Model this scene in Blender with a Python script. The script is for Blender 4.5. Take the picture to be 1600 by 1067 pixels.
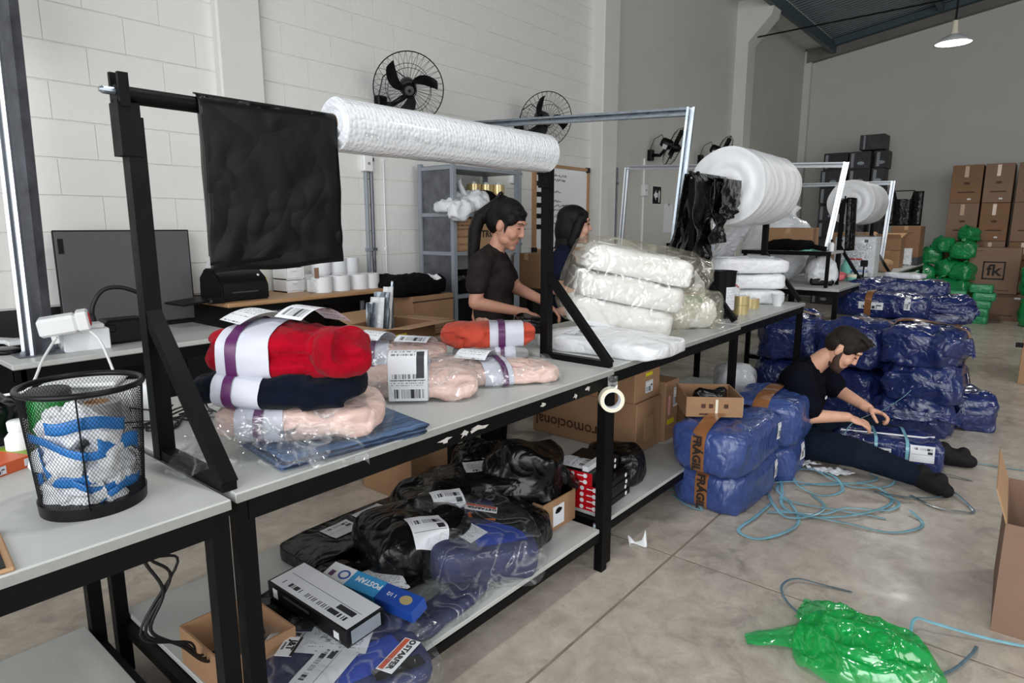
import bpy, bmesh, math, random
from mathutils import Vector, Matrix, Euler, noise
from mathutils.bvhtree import BVHTree
PI = math.pi
for o in list(bpy.data.objects): bpy.data.objects.remove(o)
sc = bpy.context.scene
C = sc.collection
# ---------------------------------------------------------------- camera
cd = bpy.data.cameras.new('camera'); cam = bpy.data.objects.new('camera', cd); C.objects.link(cam)
cd.sensor_width = 36.0; cd.lens = 22.5; cd.clip_start = 0.05
cam.location = (0, 0, 1.5)
cam.rotation_euler = (math.radians(90 - 10.287), 0, math.radians(39.574 - 90))
sc.camera = cam
# ---------------------------------------------------------------- world: overcast daylight outside the open loading door behind the camera
w = bpy.data.worlds.new('overcast_sky'); sc.world = w; w.use_nodes = True
bg = w.node_tree.nodes['Background']; bg.inputs[0].default_value = (0.93, 0.97, 1.0, 1); bg.inputs[1].default_value = 0.42
def area(name, loc, target, sx, sy, power, col=(1, 1, 1)):
    l = bpy.data.lights.new(name, 'AREA'); l.shape = 'RECTANGLE'; l.size = sx; l.size_y = sy; l.energy = power; l.color = col
    o = bpy.data.objects.new(name, l); C.objects.link(o); o.location = loc
    d = Vector(target) - Vector(loc); o.rotation_euler = d.to_track_quat('-Z', 'Y').to_euler(); return o
area('door_daylight', (-3.4, -0.6, 2.5), (4.0, 1.6, 1.6), 6.0, 4.0, 330, (0.97, 0.985, 1.0))
area('side_door_daylight', (2.6, -6.4, 2.9), (3.4, 2.0, 1.0), 5.0, 3.4, 170, (1.0, 0.99, 0.975))
sc.view_settings.view_transform = 'Standard'; sc.view_settings.look = 'None'
sc.view_settings.exposure = 0.12; sc.view_settings.gamma = 1.0; sc.view_settings.use_curve_mapping = False

# ---------------------------------------------------------------- helpers
def lin(r, g, b):
    f = lambda c: c / 255 / 12.92 if c / 255 <= 0.04045 else ((c / 255 + 0.055) / 1.055) ** 2.4
    return (f(r), f(g), f(b), 1)
MATS = {}
def mat(name, col, rough=0.5, metal=0.0, var=0.0, vs=6.0, bump=0.0, bs=40.0, coat=0.0, spec=0.5, trans=0.0, alpha=1.0, emit=0.0, sheen=0.0, stretch=None, bd=4.0, rv=0.0):
    m = bpy.data.materials.new(name); m.use_nodes = True; nt = m.node_tree; N = nt.nodes; L = nt.links
    b = N['Principled BSDF']; c = lin(*col)
    b.inputs['Base Color'].default_value = c; b.inputs['Roughness'].default_value = rough; b.inputs['Metallic'].default_value = metal
    b.inputs['Coat Weight'].default_value = coat; b.inputs['Coat Roughness'].default_value = 0.12
    b.inputs['Specular IOR Level'].default_value = spec; b.inputs['Transmission Weight'].default_value = trans; b.inputs['Alpha'].default_value = alpha
    b.inputs['Sheen Weight'].default_value = sheen
    if emit: b.inputs['Emission Color'].default_value = c; b.inputs['Emission Strength'].default_value = emit
    if var or bump or rv:
        tc = N.new('ShaderNodeTexCoord'); src = tc.outputs['Object']
        if stretch:
            mp = N.new('ShaderNodeMapping'); mp.inputs['Scale'].default_value = stretch; L.new(src, mp.inputs[0]); src = mp.outputs[0]
    if var or rv:
        n = N.new('ShaderNodeTexNoise'); n.inputs['Scale'].default_value = vs; n.inputs['Detail'].default_value = 6; n.inputs['Roughness'].default_value = .62; L.new(src, n.inputs['Vector'])
    if var:
        r = N.new('ShaderNodeMapRange'); r.inputs[1].default_value = .32; r.inputs[2].default_value = .68; r.inputs[3].default_value = 0; r.inputs[4].default_value = 1
        L.new(n.outputs[0], r.inputs[0])
        x = N.new('ShaderNodeMix'); x.data_type = 'RGBA'; L.new(r.outputs[0], x.inputs[0])
        x.inputs[6].default_value = tuple(v * (1 - var) for v in c[:3]) + (1,); x.inputs[7].default_value = tuple(min(1, v * (1 + var)) for v in c[:3]) + (1,)
        L.new(x.outputs[2], b.inputs['Base Color'])
    if rv:
        r2 = N.new('ShaderNodeMapRange'); r2.inputs[1].default_value = .3; r2.inputs[2].default_value = .7; r2.inputs[3].default_value = max(0, rough - rv); r2.inputs[4].default_value = min(1, rough + rv)
        L.new(n.outputs[0], r2.inputs[0]); L.new(r2.outputs[0], b.inputs['Roughness'])
    if bump:
        n2 = N.new('ShaderNodeTexNoise'); n2.inputs['Scale'].default_value = bs; n2.inputs['Detail'].default_value = bd; L.new(src, n2.inputs['Vector'])
        bp = N.new('ShaderNodeBump'); bp.inputs['Strength'].default_value = bump; bp.inputs['Distance'].default_value = 0.02; L.new(n2.outputs[0], bp.inputs['Height']); L.new(bp.outputs[0], b.inputs['Normal'])
    MATS[name] = m; return m
def crease_height(N, L, cs):
    """sharp V-shaped creases: sum of |noise - 1/2| in distorted space"""
    tc = N.new('ShaderNodeTexCoord'); hs = []
    for sc_, amp, dist in ((cs, 1.0, 1.2), (cs * 2.3, .4, .8)):
        n = N.new('ShaderNodeTexNoise'); n.inputs['Scale'].default_value = sc_; n.inputs['Detail'].default_value = 1.0; n.inputs['Distortion'].default_value = dist; L.new(tc.outputs['Object'], n.inputs['Vector'])
        s_ = N.new('ShaderNodeMath'); s_.operation = 'SUBTRACT'; s_.inputs[1].default_value = .5; L.new(n.outputs[0], s_.inputs[0])
        a_ = N.new('ShaderNodeMath'); a_.operation = 'ABSOLUTE'; L.new(s_.outputs[0], a_.inputs[0])
        m_ = N.new('ShaderNodeMath'); m_.operation = 'MULTIPLY'; m_.inputs[1].default_value = amp; L.new(a_.outputs[0], m_.inputs[0]); hs.append((m_.outputs[0], a_.outputs[0]))
    ad = N.new('ShaderNodeMath'); ad.operation = 'ADD'; L.new(hs[0][0], ad.inputs[0]); L.new(hs[1][0], ad.inputs[1])
    return ad.outputs[0], hs
def crinkle(name, col, rough, cs=9.0, strength=.5, coat=0.0, var=.15, dist=.05, spec=.5):
    """creased plastic film: sharp creases in the normal"""
    m = mat(name, col, rough, var=var, vs=5, coat=coat, spec=spec); nt = m.node_tree; N = nt.nodes; L = nt.links; b = N['Principled BSDF']
    h, hs = crease_height(N, L, cs)
    bp = N.new('ShaderNodeBump'); bp.inputs['Strength'].default_value = strength; bp.inputs['Distance'].default_value = dist; L.new(h, bp.inputs['Height']); L.new(bp.outputs[0], b.inputs['Normal'])
    return m
def film(name, col, fac=.16, rough=.12, cs=9.0, hi=.6, strength=.7, tint=(.97, .98, .98), gloss=.55):
    """thin clear plastic: mostly see-through with glossy creases"""
    m = mat(name, col, rough); nt = m.node_tree; N = nt.nodes; L = nt.links
    b = N['Principled BSDF']; out = [n for n in N if n.type == 'OUTPUT_MATERIAL'][0]
    h, hs = crease_height(N, L, cs)
    bp = N.new('ShaderNodeBump'); bp.inputs['Strength'].default_value = strength; bp.inputs['Distance'].default_value = .06; L.new(h, bp.inputs['Height']); L.new(bp.outputs[0], b.inputs['Normal'])
    t = N.new('ShaderNodeBsdfTransparent'); t.inputs[0].default_value = tint + (1,); mx = N.new('ShaderNodeMixShader')
    r = N.new('ShaderNodeMapRange'); r.inputs[1].default_value = 0.0; r.inputs[2].default_value = .05; r.inputs[3].default_value = hi; r.inputs[4].default_value = fac; L.new(hs[0][1], r.inputs[0])
    g = N.new('ShaderNodeBsdfGlossy'); g.inputs['Roughness'].default_value = rough; L.new(bp.outputs[0], g.inputs['Normal']); m2 = N.new('ShaderNodeMixShader'); m2.inputs[0].default_value = gloss; L.new(b.outputs[0], m2.inputs[1]); L.new(g.outputs[0], m2.inputs[2])
    L.new(r.outputs[0], mx.inputs[0]); L.new(t.outputs[0], mx.inputs[1]); L.new(m2.outputs[0], mx.inputs[2]); L.new(mx.outputs[0], out.inputs[0])
    return m
def label_mat(name, paper=(226, 228, 234), ink=(40, 42, 46), lines=19.0, bars=110.0, y0=.06, y1=.26, block=True, dens=.47):
    """printed shipping label on UV: rows of text, a barcode, a dark block"""
    m = mat(name, paper, .55); nt = m.node_tree; N = nt.nodes; L = nt.links; b = N['Principled BSDF']
    tc = N.new('ShaderNodeTexCoord'); sp = N.new('ShaderNodeSeparateXYZ'); L.new(tc.outputs['UV'], sp.inputs[0]); U = sp.outputs[0]; V = sp.outputs[1]
    def M(op, a, bb=None):
        n = N.new('ShaderNodeMath'); n.operation = op
        for i, q in enumerate((a, bb)):
            if q is None: continue
            if isinstance(q, (int, float)): n.inputs[i].default_value = q
            else: L.new(q, n.inputs[i])
        return n.outputs[0]
    def band(x, a, c): return M('MULTIPLY', M('GREATER_THAN', x, a), M('LESS_THAN', x, c))
    def wn(x, y=None):
        cb = N.new('ShaderNodeCombineXYZ'); L.new(x, cb.inputs[0])
        if y is not None: L.new(y, cb.inputs[1])
        n = N.new('ShaderNodeTexWhiteNoise'); n.noise_dimensions = '3D'; L.new(cb.outputs[0], n.inputs[0]); return n.outputs[0]
    bar = M('MULTIPLY', M('MULTIPLY', M('GREATER_THAN', wn(M('FLOOR', M('MULTIPLY', U, bars))), .5), band(V, y0, y1)), band(U, .1, .9))
    row = M('FLOOR', M('MULTIPLY', V, lines)); fr = M('FRACT', M('MULTIPLY', V, lines))
    txt = M('MULTIPLY', M('MULTIPLY', M('MULTIPLY', band(fr, .3, .75), M('GREATER_THAN', wn(M('FLOOR', M('MULTIPLY', U, 56)), row), dens)), band(V, y1 + .08, .94)), band(U, .07, .9))
    rowon = M('GREATER_THAN', wn(row), .35); txt = M('MULTIPLY', M('MULTIPLY', txt, rowon), .75)
    ink_f = M('MAXIMUM', bar, txt)
    if block: ink_f = M('MAXIMUM', ink_f, M('MULTIPLY', band(U, .72, .92), band(V, .5, .66))); ink_f = M('MAXIMUM', ink_f, M('MULTIPLY', band(U, .05, .95), band(V, .45, .465)))
    x = N.new('ShaderNodeMix'); x.data_type = 'RGBA'; L.new(ink_f, x.inputs[0]); x.inputs[6].default_value = lin(*paper); x.inputs[7].default_value = lin(*ink); L.new(x.outputs[2], b.inputs['Base Color'])
    return m

def obj(name, bm, m, parent=None, loc=None, rot=None, smooth=False, sharp=None, label=None):
    if isinstance(bm, bpy.types.Mesh): me = bm
    else:
        me = bpy.data.meshes.new(name); bmesh.ops.recalc_face_normals(bm, faces=bm.faces)
        bm.to_mesh(me); bm.free()
        if smooth:
            me.polygons.foreach_set('use_smooth', [True] * len(me.polygons))
            if sharp: me.set_sharp_from_angle(angle=math.radians(sharp))
        for q in (m if isinstance(m, (list, tuple)) else [m]): me.materials.append(MATS[q] if isinstance(q, str) else q)
    o = bpy.data.objects.new(name, me); C.objects.link(o)
    if parent: o.parent = parent
    if loc: o.location = loc
    if rot is not None: o.rotation_euler = rot
    if label: o['label'] = label
    return o
def tag(o, label, cat, group=None, kind=None):
    if label: o['label'] = label
    if cat: o['category'] = cat
    if group: o['group'] = group
    if kind: o['kind'] = kind
    return o
def thing(name, label, cat, loc=(0, 0, 0), rz=0.0, group=None, rot=None):
    o = bpy.data.objects.new(name, None); C.objects.link(o); o.location = loc; o.rotation_euler = rot if rot is not None else (0, 0, rz)
    o.empty_display_size = .1
    return tag(o, label, cat, group)
def struct(name, bm, m, parent=None, **k):
    o = obj(name, bm, m, parent, **k)
    if not parent: o['kind'] = 'structure'
    return o
def NB(): return bmesh.new()
def box(c, s, bm=None, r=0.0, M=None, seg=1):
    """box of centre c, size s, optional bevel r"""
    bm = bm or NB(); t = NB()
    bmesh.ops.create_cube(t, size=1.0); bmesh.ops.scale(t, vec=s, verts=t.verts)
    if r: bmesh.ops.bevel(t, geom=list(t.edges), offset=r, segments=seg, affect='EDGES', profile=.6)
    bmesh.ops.translate(t, vec=c, verts=t.verts)
    if M is not None: bmesh.ops.transform(t, matrix=M, verts=t.verts)
    me = bpy.data.meshes.new('tmp'); t.to_mesh(me); t.free(); bm.from_mesh(me); bpy.data.meshes.remove(me); return bm
def bx(x0, x1, y0, y1, z0, z1, bm=None, r=0.0): return box(((x0 + x1) / 2, (y0 + y1) / 2, (z0 + z1) / 2), (abs(x1 - x0), abs(y1 - y0), abs(z1 - z0)), bm, r)
def frames(pts):
    pts = [Vector(p) for p in pts]; T = []
    for i in range(len(pts)):
        a = pts[max(0, i - 1)]; b = pts[min(len(pts) - 1, i + 1)]; d = (b - a); T.append(d.normalized() if d.length else Vector((0, 0, 1)))
    up = Vector((0, 0, 1)) if abs(T[0].z) < .95 else Vector((1, 0, 0)); n = (up - T[0] * up.dot(T[0])).normalized(); out = []
    for i, p in enumerate(pts):
        n = (n - T[i] * n.dot(T[i])); n = n.normalized() if n.length > 1e-6 else Vector((1, 0, 0)); out.append((p, T[i], n, T[i].cross(n)))
    return out
def tube(pts, r, bm=None, seg=8, r2=None, caps=True, sq=False, closed=False):
    """sweep an ellipse (r along side, r2 along up) or a square along pts; r may be a list"""
    bm = bm or NB(); rings = []; F = frames(pts)
    for i, (p, t, n, b) in enumerate(F):
        ra = r[i] if isinstance(r, (list, tuple)) else r; rb = r2 if r2 is not None else ra; ring = []
        for k in range(4 if sq else seg):
            if sq: a = PI / 4 + k * PI / 2; ca, sa = math.copysign(1, math.cos(a)), math.copysign(1, math.sin(a))
            else: a = 2 * PI * k / seg; ca, sa = math.cos(a), math.sin(a)
            ring.append(bm.verts.new(p + b * (ra * ca) + n * (rb * sa)))
        rings.append(ring)
    K = len(rings[0]); n_ = len(rings)
    for i in range(n_ - (0 if closed else 1)):
        A = rings[i]; B = rings[(i + 1) % n_]
        for k in range(K): bm.faces.new((A[k], A[(k + 1) % K], B[(k + 1) % K], B[k]))
    if caps and not closed: bm.faces.new(rings[0][::-1]); bm.faces.new(rings[-1])
    return bm
def curve(pts, n=7):
    P = [Vector(p) for p in pts]; out = []
    for i in range(len(P) - 1):
        p0, p1, p2, p3 = P[max(0, i - 1)], P[i], P[i + 1], P[min(len(P) - 1, i + 2)]
        for k in range(n): s = k / n; out.append(.5 * ((2 * p1) + (p2 - p0) * s + (2 * p0 - 5 * p1 + 4 * p2 - p3) * s * s + (3 * p1 - p0 - 3 * p2 + p3) * s ** 3))
    return out + [P[-1]]
def bar(a, b, w, h=None, bm=None): return tube([a, b], w / 2, bm, sq=True, r2=(h or w) / 2)
def lathe(prof, bm=None, seg=24, M=None, caps=True):
    bm = bm or NB(); rings = []
    for (r, z) in prof:
        ring = [bm.verts.new((M @ Vector((r * math.cos(2 * PI * k / seg), r * math.sin(2 * PI * k / seg), z))) if M is not None else (r * math.cos(2 * PI * k / seg), r * math.sin(2 * PI * k / seg), z)) for k in range(seg)]
        rings.append(ring)
    for A, B in zip(rings, rings[1:]):
        for k in range(seg): bm.faces.new((A[k], A[(k + 1) % seg], B[(k + 1) % seg], B[k]))
    if caps:
        for R_, rev in ((rings[0], True), (rings[-1], False)):
            if prof[0 if rev else -1][0] > 1e-4: bm.faces.new(R_[::-1] if rev else R_)
    bmesh.ops.remove_doubles(bm, verts=bm.verts, dist=1e-6)
    return bm
def sheet(nu, nv, fn, bm=None):
    bm = bm or NB(); uv = bm.loops.layers.uv.verify()
    G = [[bm.verts.new(fn(i / nu, j / nv)) for j in range(nv + 1)] for i in range(nu + 1)]
    for i in range(nu):
        for j in range(nv):
            f = bm.faces.new((G[i][j], G[i + 1][j], G[i + 1][j + 1], G[i][j + 1]))
            for l, (a, b) in zip(f.loops, ((i, j), (i + 1, j), (i + 1, j + 1), (i, j + 1))): l[uv].uv = (a / nu, b / nv)
    return bm
def nz(p, f, s): return noise.noise(Vector((p[0] * f + s * 7.31, p[1] * f - s * 3.17, p[2] * f + s * 1.93)))
def ridge(p, f, s): return 1 - 2 * abs(nz(p, f, s))
def sack(size, e=.5, eh=.5, nu=56, nv=30, wr=.01, wf=9.0, cr=.0, cf=14.0, seed=1, flat=.82, bm=None, M=None, fn=None):
    """filled bag, base on z=0: superellipsoid of full size `size`, lumps wr/wf and creases cr/cf"""
    bm = bm or NB(); sx, sy, sz = (q / 2 for q in size)
    pw = lambda c, k: math.copysign(abs(c) ** k, c)
    def pos(u, v):
        a = u * 2 * PI; b = (v - .5) * PI; p = Vector((sx * pw(math.cos(b), e) * pw(math.cos(a), eh), sy * pw(math.cos(b), e) * pw(math.sin(a), eh), sz * pw(math.sin(b), e)))
        d = Vector((p.x / sx ** 2, p.y / sy ** 2, p.z / sz ** 2)).normalized() if p.length else Vector((0, 0, 1))
        p = p + d * (wr * nz(p, wf, seed) + .5 * wr * nz(p, wf * 2.3, seed + 5) + cr * (ridge(p, cf, seed + 9) - .4))
        if fn: p = fn(p)
        if p.z < -sz * flat: p.z = -sz * flat
        p.z += sz * flat
        return M @ p if M is not None else p
    bot = bm.verts.new(pos(0, 0)); top = bm.verts.new(pos(0, 1)); R_ = [[bm.verts.new(pos(i / nu, j / nv)) for i in range(nu)] for j in range(1, nv)]
    for A, B in zip(R_, R_[1:]):
        for i in range(nu): bm.faces.new((A[i], A[(i + 1) % nu], B[(i + 1) % nu], B[i]))
    for i in range(nu): bm.faces.new((bot, R_[0][(i + 1) % nu], R_[0][i])); bm.faces.new((top, R_[-1][i], R_[-1][(i + 1) % nu]))
    return bm
def bvh(bm): bm.normal_update(); return BVHTree.FromBMesh(bm)
def decal(bv, o, ux, uy, w, h, d=None, nu=10, nv=10, off=.002, curl=0.0):
    """a paper sheet of w x h centred at o, spanned by ux, uy, laid onto the surface bv along d"""
    o, ux, uy = Vector(o), Vector(ux).normalized(), Vector(uy).normalized(); d = Vector(d) if d else -ux.cross(uy); d = d.normalized(); st = o - d * 1.0
    P = {}; ds = []
    for i in range(nu + 1):
        for j in range(nv + 1):
            q = st + ux * ((i / nu - .5) * w) + uy * ((j / nv - .5) * h); hit = bv.ray_cast(q, d, 2.0); P[i, j] = (q, hit[3])
            if hit[3] is not None: ds.append(hit[3])
    ds.sort(); med = ds[len(ds) // 2] if ds else 1.0
    def fn(u, v):
        i, j = round(u * nu), round(v * nv); q, t = P[i, j]; t = med + .02 if t is None or t > med + .12 else t
        return q + d * (t - off - curl * (v ** 3))
    return sheet(nu, nv, fn)
def ringband(bv, c, ax, R0, width, th0=0, th1=2 * PI, n=64, nw=4, off=.003):
    """tape band pulled taut round a body: axis ax through c"""
    c, ax = Vector(c), Vector(ax).normalized(); a1 = Vector((0, 0, 1)); a1 = (a1 - ax * a1.dot(ax)).normalized(); a2 = ax.cross(a1); dirs = []; rad = []
    for i in range(n):
        th = 2 * PI * i / n; dr = a1 * math.cos(th) + a2 * math.sin(th); row = []
        for j in range(nw + 1):
            q = c + ax * ((j / nw - .5) * width) + dr * R0 * 3; h = bv.ray_cast(q, -dr, R0 * 3); row.append(((h[0] - c) - ax * ((h[0] - c).dot(ax))).length if h[0] is not None else R0)
        dirs.append(dr); rad.append(row)
    P = [[(dirs[i] * rad[i][j]) for i in range(n)] for j in range(nw + 1)]
    for j in range(nw + 1):                                   # bridge hollows: taut like paper
        for w_ in (6, 4, 3, 2, 1):
            for i in range(n):
                mid = (P[j][(i - w_) % n] + P[j][(i + w_) % n]) / 2; l = mid.dot(dirs[i])
                if l > P[j][i].length: P[j][i] = dirs[i] * l
    R2 = [[max(P[k][i].length for k in range(max(0, j - 1), min(nw, j + 1) + 1)) for j in range(nw + 1)] for i in range(n)]
    def fn(u, v):
        i = round(u * n) % n; j = round(v * nw); return c + ax * ((j / nw - .5) * width) + dirs[i] * (R2[i][j] + off)
    return sheet(n, nw, fn)
def solid(bm, t):
    bm.normal_update(); bmesh.ops.solidify(bm, geom=list(bm.faces), thickness=t); return bm
def text(s, size, m, parent, loc, rot, name='lettering', ext=.0006, align='CENTER', bold=0.0, sx=1.0):
    cu = bpy.data.curves.new('font', 'FONT'); cu.body = s; cu.size = size; cu.extrude = ext; cu.align_x = align; cu.align_y = 'CENTER'; cu.resolution_u = 2; cu.offset = bold
    t = bpy.data.objects.new('font', cu); C.objects.link(t); me = bpy.data.meshes.new_from_object(t); bpy.data.objects.remove(t); bpy.data.curves.remove(cu)
    me.materials.clear(); me.materials.append(MATS[m] if isinstance(m, str) else m)
    o = bpy.data.objects.new(name, me); C.objects.link(o); o.parent = parent; o.location = loc
    if isinstance(rot, Matrix): o.rotation_euler = rot.to_euler()
    else: o.rotation_euler = rot
    o.scale = (sx, 1, 1); return o
def basis(ux, uy):
    ux = Vector(ux).normalized(); uz = ux.cross(Vector(uy)).normalized(); uy = uz.cross(ux); return Matrix((ux, uy, uz)).transposed()
def copy_tree(o, parent=None):
    c = o.copy(); C.objects.link(c); c.parent = parent
    for ch in list(o.children): copy_tree(ch, c)
    return c
RND = random.Random(4)

# ---------------------------------------------------------------- materials
mat('wall_paint', (226, 226, 222), .62, var=.035, vs=1.6, bump=.16, bs=26, bd=6)
mat('wall_joint', (214, 213, 208), .75, var=.10, vs=9)
mat('wall_far', (206, 205, 199), .7, var=.03, vs=2, bump=.1, bs=22)
mat('black_dado', (20, 21, 23), .45, var=.2, vs=5, bump=.1, bs=24)
mat('concrete_column', (216, 216, 211), .6, var=.03, vs=3, bump=.08, bs=18)
mat('roof_sheet', (112, 121, 126), .5, metal=.25, var=.1, vs=2)
mat('roof_beam', (118, 116, 112), .7, var=.1, vs=3)
mat('purlin', (66, 84, 92), .5, var=.1)
mat('black_steel', (8, 8, 10), .5, var=.25, vs=9, spec=.14, rv=.1)
mat('paint_chip', (198, 194, 188), .7, var=.1, vs=30)
mat('galvanised', (150, 160, 170), .32, metal=.75, var=.14, vs=14, rv=.12)
mat('galv_dull', (112, 114, 122), .4, metal=.7, var=.3, vs=10, rv=.12)
mat('aluminium', (205, 210, 216), .3, metal=.8, var=.06, vs=20)
mat('shelf_paint', (140, 147, 154), .42, var=.06, vs=8)
mat('laminate', (188, 190, 187), .42, var=.05, vs=5, bump=.03, bs=60, rv=.07)
mat('laminate_edge', (148, 150, 146), .5, var=.06, vs=30)
mat('oak', (172, 134, 96), .5, var=.16, vs=5, stretch=(1, 9, 9))
mat('cardboard', (158, 122, 90), .8, var=.06, vs=4, bump=.03, bs=90)
mat('cardboard_pale', (172, 136, 102), .8, var=.06, vs=4)
mat('cardboard_dark', (132, 98, 70), .8, var=.08, vs=4)
mat('carton_brown', (136, 108, 90), .8, var=.06, vs=4)
mat('packing_tape', (176, 142, 104), .2, var=.08, vs=12, coat=.5)
mat('brown_tape', (142, 94, 58), .16, var=.14, vs=20, coat=.6)
mat('ink', (30, 22, 20), .7)
mat('ink_brown', (74, 46, 34), .75)
mat('white_ink', (236, 236, 238), .5)
mat('white_paper', (228, 230, 234), .6)
mat('white_plastic', (236, 237, 238), .38)
mat('white_gloss', (240, 241, 243), .25, coat=.3)
mat('cream_plastic', (232, 226, 205), .4)
mat('black_plastic', (11, 11, 13), .38, var=.1, vs=20, spec=.25)
mat('black_matte', (8, 8, 9), .6, spec=.3)
mat('rubber_black', (14, 14, 16), .5)
mat('dark_grey_shell', (58, 59, 62), .5, var=.06, vs=40)
mat('screen_shell', (84, 84, 87), .5, var=.05, vs=40)
mat('red_glossy', (190, 18, 30), .3, coat=.3)
mat('label_yellow', (222, 208, 40), .5)
mat('pink_tape', (232, 168, 158), .35)
mat('teal_ribbon', (128, 182, 198), .2, var=.2, vs=12, coat=.4)
mat('ribbon_dark', (88, 114, 128), .22, var=.2, vs=30, coat=.4)
mat('skin_tan', (188, 138, 116), .5, var=.05, vs=14, bump=.02, bs=120)
mat('skin_fair', (212, 162, 140), .5, var=.05, vs=14, bump=.02, bs=120)
mat('skin_light', (216, 164, 138), .5, var=.07, vs=12, bump=.02, bs=120)
mat('lip', (168, 92, 88), .45)
mat('eye_dark', (24, 18, 16), .25)
mat('hair_black', (15, 12, 12), .4, var=.3, vs=30, bump=.35, bs=50, stretch=(5, 1, 5), spec=.2)
mat('hair_dark', (16, 11, 13), .45, var=.3, vs=30, bump=.3, bs=50, stretch=(6, 6, 1), spec=.18)
mat('hair_brown', (30, 21, 17), .6, var=.4, vs=60, bump=.5, bs=90, spec=.3)
mat('beard_brown', (66, 44, 36), .7, var=.3, vs=90)
mat('shirt_charcoal', (40, 35, 34), .9, var=.3, vs=12, bump=.4, bs=16, spec=.1)
mat('shirt_navy', (20, 25, 44), .9, var=.15, vs=9, bump=.4, bs=11, spec=.1)
mat('shirt_black', (12, 14, 23), .9, var=.2, vs=9, bump=.5, bs=10, spec=.08)
mat('trousers_navy', (22, 31, 44), .9, var=.25, vs=8, bump=.6, bs=12, spec=.1)
mat('trousers_black', (13, 13, 15), .9, spec=.1, var=.2, vs=8, bump=.4, bs=12)
mat('shoe_black', (27, 26, 27), .7, spec=.2, var=.2, vs=20)
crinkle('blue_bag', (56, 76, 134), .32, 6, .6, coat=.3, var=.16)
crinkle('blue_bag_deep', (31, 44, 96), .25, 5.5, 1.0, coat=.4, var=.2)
crinkle('black_bag', (4, 4, 5), .27, 6, .6, coat=.05, var=.3, spec=.35)
crinkle('black_sheet', (4, 4, 5), .4, 3.0, .2, coat=0, var=.3, spec=.22)
crinkle('green_bag', (26, 138, 76), .24, 7, .6, coat=.4, var=.2)
crinkle('green_pack', (52, 158, 104), .3, 8, .4, coat=.3, var=.18)
crinkle('white_film', (232, 234, 238), .3, 6.5, .42, coat=.3, var=.04)
crinkle('white_roll', (236, 238, 241), .42, 4, .2, var=.02)
film('clear_film', (236, 238, 240), .06, .1, 7.5, .32)
film('cream_film', (242, 236, 214), .14, .14, 5.0, .42, tint=(.995, .985, .95))
film('green_film', (18, 190, 92), .5, .16, 5, .62, .6, tint=(.42, 1.0, .62), gloss=.22)
mat('fleece_red', (150, 4, 28), .95, var=.28, vs=9, bump=.8, bs=20, sheen=.05, spec=.08)
mat('fleece_navy', (8, 15, 28), .95, var=.3, vs=8, bump=.4, bs=22, sheen=.05, spec=.1)
mat('fleece_coral', (196, 80, 62), .95, var=.16, vs=9, bump=.8, bs=18, sheen=.1, spec=.08)
mat('fleece_grey', (150, 150, 152), .95, var=.12, vs=9, bump=.45, bs=30, sheen=.3)
crinkle('fleece_pink', (224, 190, 180), .5, 8, .5, coat=.3, var=.07)
mat('wrap_band', (198, 200, 212), .5, var=.02)
mat('purple_band', (84, 30, 84), .4)
mat('denim', (70, 92, 124), .9, var=.6, vs=7, stretch=(.6, 16, 1))
mat('denim_dark', (32, 44, 68), .85, var=.3, vs=18)
label_mat('shipping_label'); label_mat('shipping_label_b', lines=24, bars=90, y0=.72, y1=.86, dens=.4); label_mat('text_sheet', block=False, lines=22, y0=.02, y1=.04, dens=.55); label_mat('small_label', lines=6, y0=.1, y1=.5, bars=40)
label_mat('carton_print', paper=(172, 136, 102), ink=(60, 38, 28), lines=8, y0=.02, y1=.03, block=False, dens=.38)
# ================================================================ SETTING
# floor: polished concrete slabs with saw-cut joints
def floor_mat():
    m = mat('polished_concrete', (158, 152, 144), .3); nt = m.node_tree; N = nt.nodes; L = nt.links; b = N['Principled BSDF']
    tc = N.new('ShaderNodeTexCoord')
    def ns(s, d, r=.6, dist=0.0):
        n = N.new('ShaderNodeTexNoise'); n.inputs['Scale'].default_value = s; n.inputs['Detail'].default_value = d; n.inputs['Roughness'].default_value = r; n.inputs['Distortion'].default_value = dist; L.new(tc.outputs['Object'], n.inputs['Vector']); return n.outputs[0]
    def mix(f, a, c, ty='MIX', fac=None):
        x = N.new('ShaderNodeMix'); x.data_type = 'RGBA'; x.blend_type = ty
        if f is not None: L.new(f, x.inputs[0])
        else: x.inputs[0].default_value = fac
        for i, q in ((6, a), (7, c)):
            if isinstance(q, tuple): x.inputs[i].default_value = q
            else: L.new(q, x.inputs[i])
        return x.outputs[2]
    def rng(v, a, c, lo=0., hi=1.):
        r = N.new('ShaderNodeMapRange'); r.inputs[1].default_value = a; r.inputs[2].default_value = c; r.inputs[3].default_value = lo; r.inputs[4].default_value = hi; L.new(v, r.inputs[0]); return r.outputs[0]
    big = rng(ns(1.1, 5, .65, .6), .35, .68); c1 = mix(big, lin(158, 148, 136), lin(200, 191, 177))
    fine = rng(ns(9, 8, .72, .6), .34, .68); c2 = mix(fine, lin(150, 138, 129), lin(222, 214, 202)); c3 = mix(None, c1, c2, fac=.45)
    spot = rng(ns(3.2, 6, .7, 1.0), .56, .72, 0, .55); c4 = mix(spot, c3, lin(112, 104, 97))
    L.new(c4, b.inputs['Base Color']); L.new(rng(ns(4, 6), .3, .7, .2, .42), b.inputs['Roughness'])
    return m
floor_mat()
mat('joint_dark', (136, 124, 112), .8, var=.2, vs=8)
fl = struct('floor', bx(-4, 14.6, -7, 4.25, -.12, -.003), 'joint_dark')
xs = [-4, -1.4, 2.58, 6.6, 10.6, 14.6]; ys = [-7, -2.8, 1.17, 4.25]
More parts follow.
